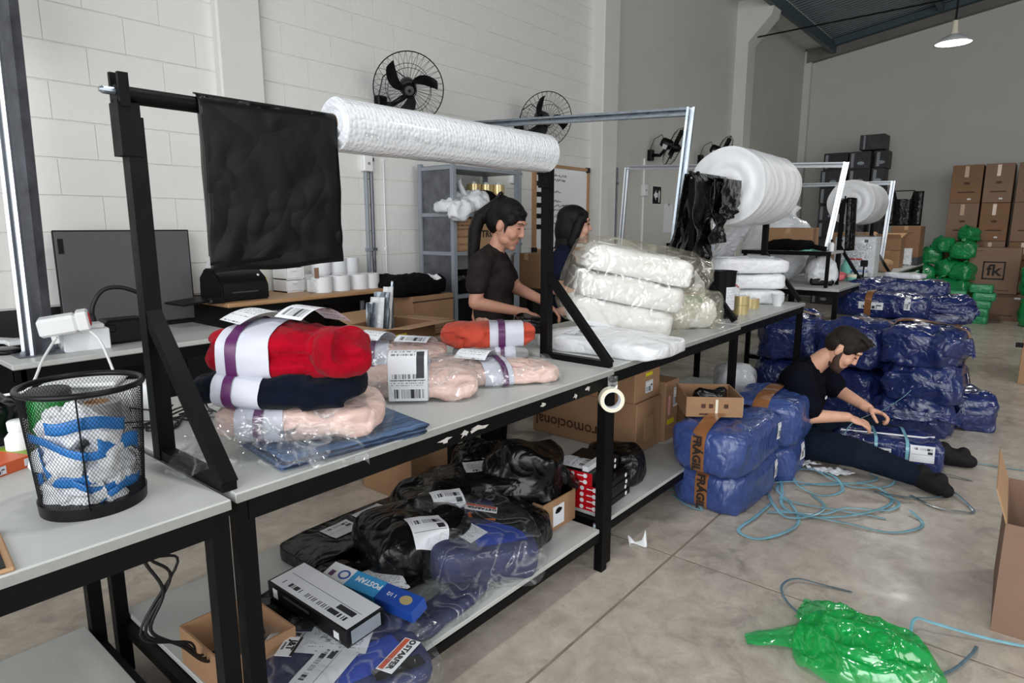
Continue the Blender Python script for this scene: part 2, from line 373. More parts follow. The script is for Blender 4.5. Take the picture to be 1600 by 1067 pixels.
for i in range(len(xs) - 1):
    for j in range(len(ys) - 1):
        obj('slab', bx(xs[i] + .007, xs[i + 1] - .007, ys[j] + .007, ys[j + 1] - .007, -.05, 0), 'polished_concrete', fl)
# left wall: painted blocks on a recessed bed, black-painted dado below 1.06 m
WY = 4.2
wl = struct('wall_left', bx(-4, 14.6, WY + .004, WY + .2, 0, 5.3), 'wall_joint')
obj('black_dado', bx(-4, 14.5, WY - .012, WY + .004, 0, 1.056), 'black_dado', wl)
obj('plain_wall_field', bx(6.86, 14.5, WY - .004, WY + .004, 1.056, 5.2), 'wall_far', wl)
def block_mesh(L_, H_, k):
    bm = NB(); d = .0065; r = random.Random(k); i = .0045
    f = [bm.verts.new((x, 0, z)) for x, z in ((0, 0), (L_, 0), (L_, H_), (0, H_))]
    g = [bm.verts.new((x, -d + r.uniform(-.0012, .0012), z)) for x, z in ((.001, i), (L_ - .001, i * .7), (L_ - .0015, H_ - i), (.001, H_ - i * .6))]
    for a in range(4): bm.faces.new((f[a], f[(a + 1) % 4], g[(a + 1) % 4], g[a]))
    bm.faces.new(g); me = bpy.data.meshes.new('block'); bmesh.ops.recalc_face_normals(bm, faces=bm.faces); bm.to_mesh(me); bm.free(); me.materials.append(MATS['wall_paint']); return me
BM = [block_mesh(.3994, .1965, k) for k in range(9)]
cand = []
for r in range(20):
    z0 = 1.06 + r * .2; x = .2 - (.2 if r % 2 else 0)
    while x < 6.5:
        cand.append((x, z0))
        x += .4
def inview(x, z0):
    p = Vector((x + .2, WY, z0 + .1)) - Vector((0, 0, 1.5)); q = cam.rotation_euler.to_matrix().transposed() @ p
    return -q.z > .1 and abs(q.x / -q.z) < .86 and abs(q.y / -q.z) < .60
vis = [c for c in cand if inview(*c)]; rest = [c for c in cand if not inview(*c)]
vis.sort(key=lambda c: c[0]); rest += vis[300:]; vis = vis[:300]
for k, (x, z0) in enumerate(vis):
    obj('block', BM[(k * 5 + int(z0 * 10)) % 9], None, wl, loc=(x + .0003, WY + .004, z0 + .0018))
bm = NB()
for (x, z0) in rest: bx(x + .002, x + .398, WY - .004, WY + .004, z0 + .003, z0 + .197, bm)
o = obj('more_blocks', bm, 'wall_paint', wl); o['kind'] = 'stuff'
# columns against the wall with haunches carrying the roof beams
for k, (x0, x1, d) in enumerate(((2.12, 2.42, .07), (6.5, 6.84, .16), (10.7, 11.05, .2))):
    bm = bx(x0, x1, WY - d, WY + .02, 0, 5.2, r=.012)
    if k == 2:
        pr = [(WY - d, 4.35), (WY - d - .30, 4.66), (3.66, 4.70), (3.62, 4.90), (3.70, 4.97), (WY, 4.97)]
        v0 = [bm.verts.new((x0 + .004, y, z)) for y, z in pr]; v1 = [bm.verts.new((x1 - .004, y, z)) for y, z in pr]; n = len(pr)
        for i in range(n): bm.faces.new((v0[i], v0[(i + 1) % n], v1[(i + 1) % n], v1[i]))
        bmesh.ops.triangulate(bm, faces=[bm.faces.new(v0), bm.faces.new(v1[::-1])], ngon_method='EAR_CLIP')
    struct('trim_%d' % (k + 1), bm, 'concrete_column')
struct('trim_4', bx(-4, 14.5, 3.69, WY + .02, 4.985, 5.3, r=.01), 'concrete_column')   # gutter beam along the wall head
# back wall
struct('wall_back', bx(14.5, 14.7, -7, 4.4, 0, 7.2), 'wall_far')
struct('trim_5', bx(14.36, 14.52, 4.06, 4.2, 0, 4.95, r=.01), 'concrete_column')
struct('wall_right_unseen', bx(5.8, 14.6, -7.2, -7.0, 0, 6.9), 'wall_far')  # out of view, added to keep the sky's light off the back wall
# roof: corrugated sheet on purlins, edge beam along the back wall
def rz(y): return 5.02 + .158 * (4.1 - y)
bm = NB(); px = -4.0; P = []; k = 0
while px < 14.5:
    for dx, dz in ((0, 0), (.045, 0), (.06, .035), (.11, .035)): P.append((px + dx, dz))
    px += .125
A = [bm.verts.new((x, 3.72, rz(3.72) + dz)) for x, dz in P]; B = [bm.verts.new((x, -7.2, rz(-7.2) + dz)) for x, dz in P]
for i in range(len(P) - 1): bm.faces.new((A[i], A[i + 1], B[i + 1], B[i]))
ro = struct('ceiling', bm, 'roof_sheet')
for yy in (1.9, .2, -1.6, -3.4, -5.2):
    obj('purlin', bx(-4, 14.5, yy - .04, yy + .04, rz(yy) - .15, rz(yy) - .02), 'purlin', ro)
def slope_bar(x0, x1, y0, y1, d0, d1):
    bm = NB(); v = [bm.verts.new((x, y, rz(y) + d)) for x in (x0, x1) for y in (y0, y1) for d in (d0, d1)]
    for f in ((0, 1, 3, 2), (4, 6, 7, 5), (0, 4, 5, 1), (2, 3, 7, 6), (0, 2, 6, 4), (1, 5, 7, 3)): bm.faces.new([v[i] for i in f])
    return bm
obj('edge_beam', slope_bar(14.34, 14.5, 4.15, -7, -.30, -.02), 'roof_beam', ro)
obj('rafter', slope_bar(14.2, 14.34, 3.7, -7, -.15, -.03), 'purlin', ro)
obj('tie_rod', tube([(10.86, 3.98, 4.44), (10.9, -7, 4.62)], .012, seg=6), 'black_matte', ro)
struct('trim_6', bx(-4, 14.5, 3.61, 3.69, 4.82, 5.0), 'purlin')                     # steel edge angle at the eave

# ---------------------------------------------------------------- pendant lamp (and two more, added out of view for their light)
mat('lamp_white', (250, 252, 255), .4, emit=22.0)
mat('lamp_shade', (225, 228, 232), .3)
def pendant(loc, label, power):
    t = thing('pendant_lamp', label, 'lamp', loc, group='pendant lamps under the roof')
    top = rz(loc[1]) - loc[2]
    obj('cable', tube([(0, 0, .22), (.004, 0, top)], .012, seg=6), 'black_matte', t)
    obj('socket', lathe([(.0, .24), (.03, .23), (.04, .1), (.055, .06), (.06, .0)], seg=16), 'cream_plastic', t, smooth=True, sharp=40)
    obj('shade', lathe([(.05, .07), (.12, .035), (.205, -.03), (.212, -.045), (.2, -.035), (.1, .015), (.05, .04)], seg=32, caps=False), 'lamp_shade', t, smooth=True)
    obj('bulb', lathe([(0, -.055), (.06, -.052), (.12, -.04), (.15, -.022), (.1, -.005), (0, 0)], seg=24), 'lamp_white', t, smooth=True)
    l = bpy.data.lights.new('bulb_light', 'SPOT'); l.energy = power; l.spot_size = math.radians(160); l.spot_blend = .6; l.shadow_soft_size = .16; l.color = (1, .985, .95)
    lo = bpy.data.objects.new('bulb_light', l); C.objects.link(lo); lo.parent = t; lo.location = (0, 0, -.09)
pendant((10.2, 1.2, 3.80), 'lit white pendant lamp hanging under the roof before the back wall', 120)
pendant((5.0, -1.6, 4.3), 'added lit white pendant lamp, out of view, high over the open floor, right of the benches', 110)
pendant((1.2, 1.0, 4.3), 'added lit white pendant lamp, out of view, high over the nearest bench', 110)

# ================================================================ WORK BENCHES
TZ = .909
def bench(label, x0, x1, y0, y1, shelf=True, sx=None):
    t = thing('packing_bench', label, 'workbench', (x0, y0, 0), group='grey-topped packing benches with black steel frames')
    w = x1 - x0; d = y1 - y0; s = .04
    obj('bench_top', box((w / 2, d / 2, TZ - .0125), (w, d, .025), r=.003), 'laminate', t)
    obj('edge_strip', bx(.002, w - .002, -.0015, 0, TZ - .023, TZ - .004), 'laminate_edge', t)
    zt = TZ - .025
    for a, b in (((.03, .025), (w - .03, .025)), ((.03, d - .03), (w - .03, d - .03)), ((.03, .02), (.03, d - .02)), ((w - .03, .02), (w - .03, d - .02))):
        obj('rail', bar((a[0], a[1], zt - .025), (b[0], b[1], zt - .025), s, .05), 'black_steel', t)
    for lx in (.025, w - .025):
        for ly in (.028, d - .03): obj('leg', bx(lx - .02, lx + .02, ly - .02, ly + .02, 0, zt), 'black_steel', t)
    if shelf:
        obj('lower_shelf', box((w / 2, d / 2 + .01, .192), (w - .1, d - .02, .018), r=.002), 'laminate', t)
        for ly in (.035, d - .03): obj('shelf_rail', bar((.04, ly, .163), (w - .04, ly, .163), .035, .035), 'black_steel', t)
        for lx in (.04, w - .04): obj('shelf_rail', bar((lx, .03, .163), (lx, d - .03, .163), .035, .035), 'black_steel', t)
    return t
b0 = bench('grey packing bench nearest the camera, carrying the wire waste bin', -1.1, .625, 1.315, 2.30)
b1 = bench('grey packing bench carrying the red and navy fleece bundles', .645, 2.285, 1.335, 2.30)
b2 = bench('grey packing bench carrying the big clear bag of white packs', 2.31, 3.80, 1.36, 2.26)
b3 = bench('grey packing bench carrying the black bin and beige tape rolls', 3.83, 5.25, 1.39, 2.26)
b4 = bench('grey packing bench with the pink pouch and mint bottle', 6.55, 7.95, 1.45, 2.30)
b5 = bench('far grey packing bench with brown boxes, next to the green bags', 7.98, 11.9, 1.45, 2.30, shelf=False)
# worn patches of white residue along the front rail of the second bench
for k, (xx, w_, z_) in enumerate(((.74, .03, .857), (.80, .06, .86), (1.15, .02, .862), (1.36, .02, .85), (1.45, .03, .862), (.66, .04, .857))):
    bm = NB(); n = 9; vs = [bm.verts.new((xx + w_ * math.cos(2 * PI * i / n) * (.6 + .4 * math.sin(i * 2.3 + k)), .0035, z_ + .012 * math.sin(2 * PI * i / n) * (.7 + .4 * math.cos(i * 3.1 + k)))) for i in range(n)]; bm.faces.new(vs)
    obj('tape_residue', bm, 'paint_chip', b1)
for (b_, w_) in ((b1, 1.64),):
    for lx in (.07, 1.6): obj('shelf_bolt', lathe([(0, .218), (.008, .216), (.01, .2)], seg=8, M=Matrix.Translation((lx, .05, .0))), 'galvanised', b_)
# racks that carry the rolls
def rack(label, x0, x1, y, zt, yf, beam=True, base=True):
    t = thing('roll_rack', label, 'rack', (x0, y, TZ), group='black steel roll racks on the benches')
    w = x1 - x0; h = zt - TZ; f = yf - y
    for k, lx in enumerate((0, w)):
        p = obj('post', bx(lx - .02, lx + .02, -.02, .02, 0, h - .05), 'black_steel', t)
        obj('cradle_plate', bx(lx - .035, lx + .012, -.026, .026, h - .14, h - .02), 'black_steel', p)
        obj('cradle_ear', bx(lx - .03, lx - .008, -.03, -.018, h - .03, h + .045), 'black_steel', p); obj('cradle_ear', bx(lx - .03, lx - .008, .018, .03, h - .03, h + .05), 'black_steel', p)
        obj('bolt', lathe([(.009, -.04), (.009, .012), (.005, .02), (0, .021)], seg=10, M=Matrix.Translation((lx - .042, 0, h + .005)) @ Matrix.Rotation(-PI / 2, 4, 'Y')), 'galvanised', p)
        obj('brace', bar((lx, 0, .385), (lx, f + .02, .014), .036, .03), 'black_steel', t)
        if base: obj('foot_bar', bar((lx, .0, .013), (lx, f + .015, .013), .034, .026), 'black_steel', t)
    if beam: obj('roll_bar', tube([(-.03, 0, h), (w + .03, 0, h)], .02, seg=16), 'black_steel', t, smooth=True, sharp=40)
    return t
rack('black steel rack over the nearest benches, holding the black sheet and bubble wrap roll', .645, 2.30, 1.70, 1.80, 1.345)
rack('black steel rack holding the big white roll behind the black bin', 3.86, 5.22, 1.72, 1.78, 1.40, base=False)
rack('far black steel rack holding the second white roll', 7.6, 9.2, 1.72, 1.76, 1.46, base=False)
# galvanised channel portals between the benches and the wall row
def channel(a, b, w, m, t, name, lip=(0, 0, 1), d=None):
    """open strut channel between a and b"""
    a, b = Vector(a), Vector(b); d = d or w; ax = (b - a).normalized(); l = Vector(lip); l = (l - ax * l.dot(ax)).normalized(); s = ax.cross(l); bm = NB()
    pr = [(-w / 2, -d / 2), (w / 2, -d / 2), (w / 2, d / 2), (w / 5, d / 2), (w / 5, d / 2 - .003), (w / 2 - .003, d / 2 - .003), (w / 2 - .003, -d / 2 + .003), (-w / 2 + .003, -d / 2 + .003), (-w / 2 + .003, d / 2 - .003), (-w / 5, d / 2 - .003), (-w / 5, d / 2), (-w / 2, d / 2)]
    A = [bm.verts.new(a + s * u + l * v) for u, v in pr]; B = [bm.verts.new(b + s * u + l * v) for u, v in pr]; n = len(pr)
    for i in range(n): bm.faces.new((A[i], A[(i + 1) % n], B[(i + 1) % n], B[i]))
    bm.faces.new(A); bm.faces.new(B[::-1]); return obj(name, bm, m, t)
def portal(label, r0, r1, l1, l0, w, m):
    t = thing('channel_portal', label, 'metal frame', r0, group='galvanised channel portals over the aisle'); o = Vector(r0); q = lambda p: Vector(p) - o
    channel(q(r0), q(r1), w, m, t, 'post', (-1, -.3, 0)); channel(q(r1) + Vector((0, .02, -w / 2)), q(l1), w, m, t, 'crossbar', (-1, 0, 0))
    if l0: channel(q(l1), q(l0), w, m, t, 'post', (-1, -.3, 0))
    obj('base_plate', box((0, 0, .003), (.1, .1, .006)), m, t)
portal('galvanised portal frame standing behind the big clear bag of white packs', (4.0, 1.945, TZ + .001), (4.0, 1.833, 2.235), (4.0, 4.19, 2.33), None, .05, 'galvanised')
portal('pale galvanised portal frame whose post stands beside the second white roll', (6.85, 1.66, 1.262), (6.85, 1.553, 2.09), (6.85, 3.905, 2.166), (6.85, 3.98, .93), .05, 'aluminium')
portal('small galvanised portal frame farthest along the benches, above the second white roll', (9.6, 1.66, TZ), (9.6, 1.61, 2.06), (9.6, 3.9, 2.06), (9.6, 3.95, .93), .05, 'aluminium')
# the near post on the wall-side desk
t = thing('strut_post', 'tall galvanised strut post on the desk at the left edge', 'metal post', (.83, 3.58, TZ))
channel((-.02, -.03, 0), (.03, 0, 2.6), .045, 'aluminium', t, 'slotted_channel', (-.5, -1, 0)); channel((.04, .03, 0), (.10, .06, 2.6), .105, 'galv_dull', t, 'backing_channel', (1, .6, 0), .05)
obj('base_plate', box((.03, 0, .003), (.2, .17, .006)), 'galv_dull', t)
for a in ((-.05, -.06), (.11, -.06), (.11, .06)): obj('bolt', lathe([(.012, 0), (.012, .012), (.007, .022), (0, .023)], seg=6, M=Matrix.Translation((a[0], a[1], .006))), 'galvanised', t)
# ================================================================ ON AND ALONG THE LEFT WALL
# ---- wall fans
def fan_meshes():
    M = {}; bm = NB(); n = 34; R_ = .262
    for k in range(n):
        a = 2 * PI * k / n
        for s, tw in ((1, .5), (-1, -.25)):
            tube([(r * math.cos(a + tw * (1 - r / R_)), r * math.sin(a + tw * (1 - r / R_)), s * h) for r, h in ((.05, .085), (.15, .08), (.22, .055), (R_, .0))], .0015, bm, seg=3, caps=False)
    for r, h, w in ((R_, 0, .004), (.16, .079, .002), (.17, -.077, .002), (.05, .085, .003)):
        tube([(r * math.cos(2 * PI * i / 40), r * math.sin(2 * PI * i / 40), h) for i in range(40)], w, bm, seg=4, closed=True)
    M['cage'] = bm
    M['hub'] = lathe([(0, .075), (.03, .073), (.05, .055), (.056, .0), (.05, -.03)], seg=20)
    M['emblem'] = lathe([(.012, .0765), (.034, .0745), (.034, .0735), (.012, .0755)], seg=20, caps=False)
    def blade(u, v):
        r = .05 + .17 * u; a = -.75 * u + (v - .5) * (.5 + .35 * math.sin(PI * min(1, u * .9 + .1))) * (1 - .35 * u) ; return (r * math.cos(a), r * math.sin(a), (v - .5) * .06)
    M['blade'] = solid(sheet(8, 5, blade), .003)
    M['motor'] = lathe([(0, -.19), (.045, -.185), (.062, -.16), (.066, -.07), (.055, -.035), (0, -.03)], seg=20)
    M['motor_label'] = box((0, .066, -.115), (.07, .004, .06))
    return M
FM = {}
for k, bm in fan_meshes().items():
    o = obj(k, bm, {'cage': 'black_steel', 'motor_label': 'white_plastic', 'emblem': 'dark_grey_shell'}.get(k, 'black_plastic'), smooth=k in ('hub', 'motor', 'blade'), sharp=45); FM[k] = o.data; bpy.data.objects.remove(o)
def fan(x, z, nrm, label, dy=-.36, spin=.4):
    t = thing('wall_fan', label, 'fan', (x, WY - .005, z), group='black wall fans along the block wall')
    obj('wall_mount', bx(-.045, .045, -.06, .005, -.07, .07, r=.008), 'black_plastic', t)
    n = Vector(nrm).normalized(); c = Vector((0, dy, .08)); piv = c - n * .11
    obj('arm', tube([(0, -.05, 0), (0, dy * .45, -.01), piv + Vector((0, 0, -.06))], .022, seg=8), 'black_plastic', t, smooth=True)
    q = n.to_track_quat('Z', 'Y').to_euler()
    def place(k, rz=0): o = obj(k, FM[k], None, t, loc=c); o.rotation_euler = (n.to_track_quat('Z', 'Y').to_matrix() @ Matrix.Rotation(rz, 3, 'Z')).to_euler(); return o
    place('cage'); place('motor'); place('motor_label', 2.4); h = place('hub'); place('emblem')
    for i in range(3): place('blade', spin + i * 2 * PI / 3)
    obj('power_cable', tube([(-.02, -.03, .07), (-.015, -.08, .2), (0, dy * .5, .25), piv - n * .05 + Vector((0, 0, .05))], .005, seg=5), 'rubber_black', t)
    return t
fan(3.42, 2.43, (-.55, -.72, -.34), 'black wall fan above the grey shelf unit, directly over the bubble wrap roll', spin=.9)
fan(5.15, 2.41, (-.5, -.78, -.34), 'black wall fan partly behind the galvanised crossbar, above the whiteboard', spin=2.6)
fan(7.92, 2.41, (.42, -.80, -.42), 'black wall fan turned sideways with a white motor label, above the exit sign')
fan(9.5, 2.47, (.42, -.80, -.42), 'black wall fan mostly hidden behind the big white roll')
fan(.74, 2.50, (-.3, -.9, -.3), 'black wall fan cut by the upper left corner behind the strut post')
# ---- conduits, sockets, cables
def conduit(label, x, z0, z1, w, m, boxes=(), kind='conduit'):
    t = thing('wall_conduit', label, kind, (x, WY - .012, z0), group='conduits on the block wall')
    obj('pipe', tube([(0, 0, 0), (0, 0, z1 - z0)], w / 2, seg=10), m, t, smooth=True, sharp=60)
    for zz in [z0 + .25 + i * .7 for i in range(int((z1 - z0 - .2) / .7) + 1)]: obj('clip', bx(-w * .8, w * .8, -w * .55, .012, zz - z0 - .012, zz - z0 + .012), m, t)
    for (zb, s, mm) in boxes:
        b = obj('socket_box', bx(-s[0] / 2, s[0] / 2, -.045, .012, zb - z0 - s[1] / 2, zb - z0 + s[1] / 2, r=.006), mm, t); obj('socket_hole', lathe([(0, 0), (.012, 0), (.012, .004)], seg=10, M=Matrix.Translation((0, -.046, zb - z0)) @ Matrix.Rotation(PI / 2, 4, 'X')), 'fleece_grey', b)
    return t
conduit('pale conduit with a white socket box beside the hanging black sheet', 3.262, 1.06, 2.15, .035, 'shelf_paint', ((1.975, (.085, .12), 'white_plastic'),))
conduit('dark grey conduit right of the socket box, by the white label rolls', 3.315, 1.06, 2.15, .03, 'galv_dull')
conduit('thin white cable running down the wall left of the shelf unit', 3.44, 1.06, 2.02, .012, 'white_plastic', kind='cable')
conduit('grey conduit with a white socket between shelf unit and whiteboard', 5.19, 1.06, 2.42, .03, 'shelf_paint')
t = thing('wall_socket', 'small white socket on the wall above the first woman', 'socket', (5.08, WY - .01, 1.97)); obj('box', bx(-.045, .045, -.03, .01, -.06, .06, r=.006), 'white_plastic', t); obj('rocker', bx(-.015, .02, -.036, -.03, -.03, .03, r=.003), 'white_gloss', t)
conduit('white conduit with a socket under the sideways fan', 7.79, .93, 2.36, .03, 'white_plastic', ((1.955, (.1, .15), 'white_plastic'),))
conduit('grey conduit on the wall beyond the big column', 7.1, 1.06, 2.2, .03, 'galv_dull')
t = thing('exit_sign', 'small black and white exit arrow sign on the far left wall', 'sign', (8.18, WY - .006, 1.905))
obj('plate', bx(-.12, .12, -.006, .004, -.115, .115), 'black_matte', t); obj('border', bx(-.13, .13, -.003, .005, -.125, .125), 'white_paper', t)
bm = NB(); v = [bm.verts.new((x, -.009, z)) for x, z in ((-.1, 0), (-.03, .07), (-.03, .03), (.02, .03), (.02, -.03), (-.03, -.03), (-.03, -.07))]; bm.faces.new(v); obj('arrow', bm, 'white_ink', t)
obj('figure', lathe([(0, .07), (.018, .05), (.022, .02), (.014, -.09), (0, -.1)], seg=8, M=Matrix.Translation((.06, -.009, 0)) @ Matrix.Diagonal((1, .1, 1, 1))), 'white_ink', t)
t = thing('paper_notice', 'blank white paper notice taped to the wall beside the galvanised post', 'paper', (8.56, WY - .006, 1.6)); obj('paper', bx(-.13, .13, -.002, .004, -.2, .2), 'white_paper', t); obj('tape', bx(-.03, .03, -.004, -.002, .17, .21), 'clear_film', t)
# ---- whiteboard
t = thing('whiteboard', 'wood-framed whiteboard with black tags and marker notes on the wall', 'whiteboard', (5.42, WY - .012, 1.24))
W_, H_ = 1.0, .88
obj('board', bx(0, W_, -.012, .006, 0, H_), 'white_gloss', t)
for nm, a in (('frame_side', (-.02, .015, -.02, H_ + .02)), ('frame_side', (W_ - .012, W_ + .02, -.02, H_ + .02)), ('frame_rail', (.015, W_ - .012, -.02, .014)), ('frame_rail', (.015, W_ - .012, H_ - .012, H_ + .02))): obj(nm, bx(a[0], a[1], -.03, .008, a[2], a[3]), 'oak', t)
for c_ in ((0, 0), (W_, 0), (W_, H_)): obj('corner_cap', bx(c_[0] - .03, c_[0] + .03, -.034, .008, c_[1] - .03, c_[1] + .03, r=.006), 'black_plastic', t)
for k in range(6): obj('magnet_tag', bx(.03, .20, -.018, -.012, .78 - k * .112, .83 - k * .112, r=.004), 'black_matte', t)
rr = random.Random(8)
for k, (zz, x0, ln) in enumerate(((.79, .3, .28), (.74, .3, .26), (.62, .3, .18), (.52, .28, .2), (.47, .3, .3), (.43, .3, .25), (.36, .3, .1), (.28, .3, .28), (.19, .27, .3))):
    pts = []; x = x0
    while x < x0 + ln: pts.append((x, -.0135, zz + rr.uniform(-.016, .016))); x += .011
    obj('marker_note', tube(pts, .0032, seg=3), 'denim_dark' if k % 3 else 'galv_dull', t)
# ---- wall-side desk with the flat screen
t = thing('side_desk', 'grey wall-side desk on black legs under the flat screen', 'desk', (.70, 3.36, 0))
obj('desk_top', box((.535, .42, TZ - .0125), (1.07, .84, .025), r=.004), 'laminate', t)
for a, b in (((.03, .03), (1.04, .03)), ((.03, .8), (1.04, .8)), ((.03, .03), (.03, .8)), ((1.04, .03), (1.04, .8))): obj('rail', bar((a[0], a[1], TZ - .055), (b[0], b[1], TZ - .055), .04, .06), 'black_steel', t)
for lx in (.03, 1.04):
    for ly in (.03, .8): obj('leg', bx(lx - .02, lx + .02, ly - .02, ly + .02, 0, TZ - .03), 'black_steel', t)
obj('modesty_panel', bx(.05, 1.02, .70, .72, .25, TZ - .06), 'black_matte', t)
t = thing('flat_screen', 'large dark grey flat screen seen from behind, standing on the wall-side desk', 'screen', (1.10, 4.08, TZ))
obj('rear_shell', box((.35, .005, .29), (.70, .028, .54), r=.006), 'dark_grey_shell', t); obj('bezel', box((.35, -.010, .29), (.71, .006, .55), r=.004), 'black_plastic', t); obj('rear_panel', box((.35, -.0145, .29), (.695, .004, .535), r=.002), 'screen_shell', t)
obj('maker_tag', bx(.015, .04, -.019, -.015, .44, .52), 'black_matte', t); obj('hinge_foot', bx(.52, .68, -.05, .05, 0, .025, r=.006), 'black_plastic', t); obj('hinge_foot', bx(.02, .18, -.05, .05, 0, .025, r=.006), 'black_plastic', t)
# small things on the desk
t = thing('power_adapter', 'white multi-plug adapter with a red rocker in front of the strut post', 'adapter', (.92, 3.47, TZ + .09), rot=(.1, -.12, -.35))
obj('body', box((0, 0, .05), (.15, .085, .085), r=.012), 'white_plastic', t); obj('plug_head', box((.1, 0, .055), (.05, .09, .09), r=.008), 'white_plastic', t); obj('red_rocker', lathe([(0, .006), (.032, .005), (.034, 0)], seg=18, M=Matrix.Translation((.125, 0, .055)) @ Matrix.Rotation(PI / 2, 4, 'Y')), 'red_glossy', t); obj('earth_pin', box((-.02, -.02, -.01), (.03, .02, .04), r=.003), 'white_plastic', t)
t = thing('white_carton', 'plain white carton on the wall-side desk, under the adapter', 'box', (.93, 3.50, TZ), rz=-.12); obj('body', box((.1, .06, .05), (.19, .13, .1), r=.003), 'white_paper', t); obj('lid_flap', box((.12, .06, .112), (.12, .1, .022), r=.006), 'white_plastic', t)
t = thing('power_brick', 'black power box on the wall-side desk beside the white carton', 'power supply', (1.15, 3.56, TZ)); obj('body', box((.08, .05, .065), (.19, .13, .12), r=.012), 'black_plastic', t); obj('cap', box((.0, .02, .085), (.06, .08, .05), r=.01), 'black_plastic', t)
t = thing('foil_packet', 'small crumpled silver foil packet behind the black power box', 'packet', (1.22, 3.80, TZ)); obj('foil', sack((.16, .08, .1), .8, .8, 22, 14, .02, 14, .015, 22, 3), 'aluminium', t); obj('tag', box((-.06, -.03, .02), (.05, .03, .03)), 'packing_tape', t)
t = thing('black_power_cable', 'thick black cable with plug arching over the power box', 'cable', (1.10, 3.62, TZ)); obj('lead', tube(curve([(.0, 0, .12), (.01, 0, .20), (.06, 0, .27), (.14, 0, .28), (.23, 0, .24), (.30, .02, .17)]), .011, seg=8), 'rubber_black', t, smooth=True); obj('plug', lathe([(.022, 0), (.026, .06), (.02, .12), (.013, .16)], seg=12), 'rubber_black', t, smooth=True)
t = thing('black_gadgets_tray', 'black headset and white cards lying on the desk at the left edge', 'headset', (.745, 3.72, TZ)); obj('headband', tube([(.02 + .07 * math.cos(a), .02 + .09 * math.sin(a), .02 + .01 * math.sin(a)) for a in [i * .4 for i in range(15)]], .014, seg=6), 'black_plastic', t, smooth=True); obj('card', box((.04, .1, .05), (.1, .12, .02), r=.003, M=Matrix.Rotation(.2, 4, 'Y')), 'white_plastic', t); obj('card', box((.05, .0, .045), (.06, .08, .02), r=.003), 'white_plastic', t)
AD = bpy.data.objects['power_adapter']; inv = AD.matrix_basis.inverted()
for pts in ([(.89, 3.42, 1.0), (.80, 3.30, .93), (.70, 3.15, .84), (.614, 3.2, .816), (.5, 3.0, .80), (.3, 2.9, .76)], [(1.02, 3.44, 1.02), (1.03, 3.33, .98), (1.02, 3.2, .9), (.98, 3.0, .82), (.85, 2.6, .84), (.74, 2.28, .93)]):
    obj('cord', tube(curve([inv @ Vector(p) for p in pts]), .006, seg=6), 'white_plastic', AD, smooth=True)
# ---- wooden table with label printer and label rolls
t = thing('wooden_table', 'wood-topped table with thin legs against the black dado', 'table', (1.80, 3.63, 0))
obj('table_top', box((.62, .275, 1.037), (1.24, .55, .026), r=.006), 'oak', t); obj('apron', bx(.05, 1.18, .03, .05, .98, 1.024), 'black_steel', t)
for lx in (.36, 1.0):
    for ly in (.06, .5): obj('leg', tube([(lx, ly, 0), (lx, ly, 1.02)], .017, seg=8), 'galv_dull' if ly < .1 else 'black_steel', t)
t = thing('label_printer', 'black label printer with a yellow button on the wooden table', 'printer', (2.02, 3.72, 1.05), rz=.06)
def prn(u, v):
    prof = [(-.01, 0), (-.015, .1), (.02, .15), (.1, .195), (.17, .2), (.24, .16), (.26, .09), (.255, 0)]
    return None
bm = NB(); prof = [(0, 0), (0, .09), (.03, .14), (.11, .195), (.19, .195), (.25, .14), (.26, 0)]
A = [bm.verts.new((0, y, z)) for y, z in prof]; B = [bm.verts.new((.31, y, z)) for y, z in prof]; n = len(prof)
for i in range(n): bm.faces.new((A[i], A[(i + 1) % n], B[(i + 1) % n], B[i]))
bm.faces.new(A); bm.faces.new(B); bmesh.ops.bevel(bm, geom=list(bm.edges), offset=.008, segments=2, affect='EDGES'); bmesh.ops.translate(bm, vec=(-.21, 0, 0), verts=bm.verts)
obj('housing', bm, 'black_plastic', t, smooth=True, sharp=40); obj('paper_slot', bx(-.15, .02, -.006, .002, .05, .058), 'dark_grey_shell', t); obj('latch', bx(.1025, .106, .03, .06, .1, .13), 'label_yellow', t); obj('power_light', lathe([(0, .004), (.007, .003), (.008, 0)], seg=10, M=Matrix.Translation((.05, .035, .148)) @ Matrix.Rotation(.8, 4, 'X')), 'white_ink', t); obj('output_tray', box((-.32, .14, .035), (.22, .22, .012), r=.004, M=Matrix.Rotation(-.08, 4, 'Y')), 'black_plastic', t); obj('front_knob', box((-.26, -.02, .02), (.1, .05, .035), r=.01), 'black_plastic', t)
t = thing('clear_stand', 'clear upright plastic holder behind the label printer', 'holder', (1.86, 3.98, 1.05)); obj('upright', box((0, 0, .12), (.03, .12, .24), r=.003, M=Matrix.Rotation(.2, 4, 'Y')), 'white_film', t); obj('foot', box((0, 0, .006), (.12, .14, .012), r=.003), 'white_film', t)
t = thing('drawer_organiser', 'small white drawer organiser with two clear drawers next to the printer', 'organiser', (2.36, 3.93, 1.05))
for z0 in (0, .085, .17): obj('frame', bx(-.0, .14, 0, .16, z0, z0 + .008), 'white_plastic', t)
for x0 in (0, .134): obj('side', bx(x0, x0 + .006, 0, .16, 0, .178), 'white_plastic', t)
for z0 in (.01, .095): d = obj('drawer', bx(.01, .13, .004, .15, z0, z0 + .07), 'white_film', t); obj('handle', bx(.05, .09, -.008, .004, z0 + .05, z0 + .058), 'white_plastic', d)
def roll_bm(r, h, ri): return lathe([(ri, 0), (r, 0), (r, h), (ri, h), (ri, 0)], seg=28, caps=False)
k = 0; names = ['leftmost', 'second', 'third', 'fourth', 'fifth', 'sixth']
me_roll = None
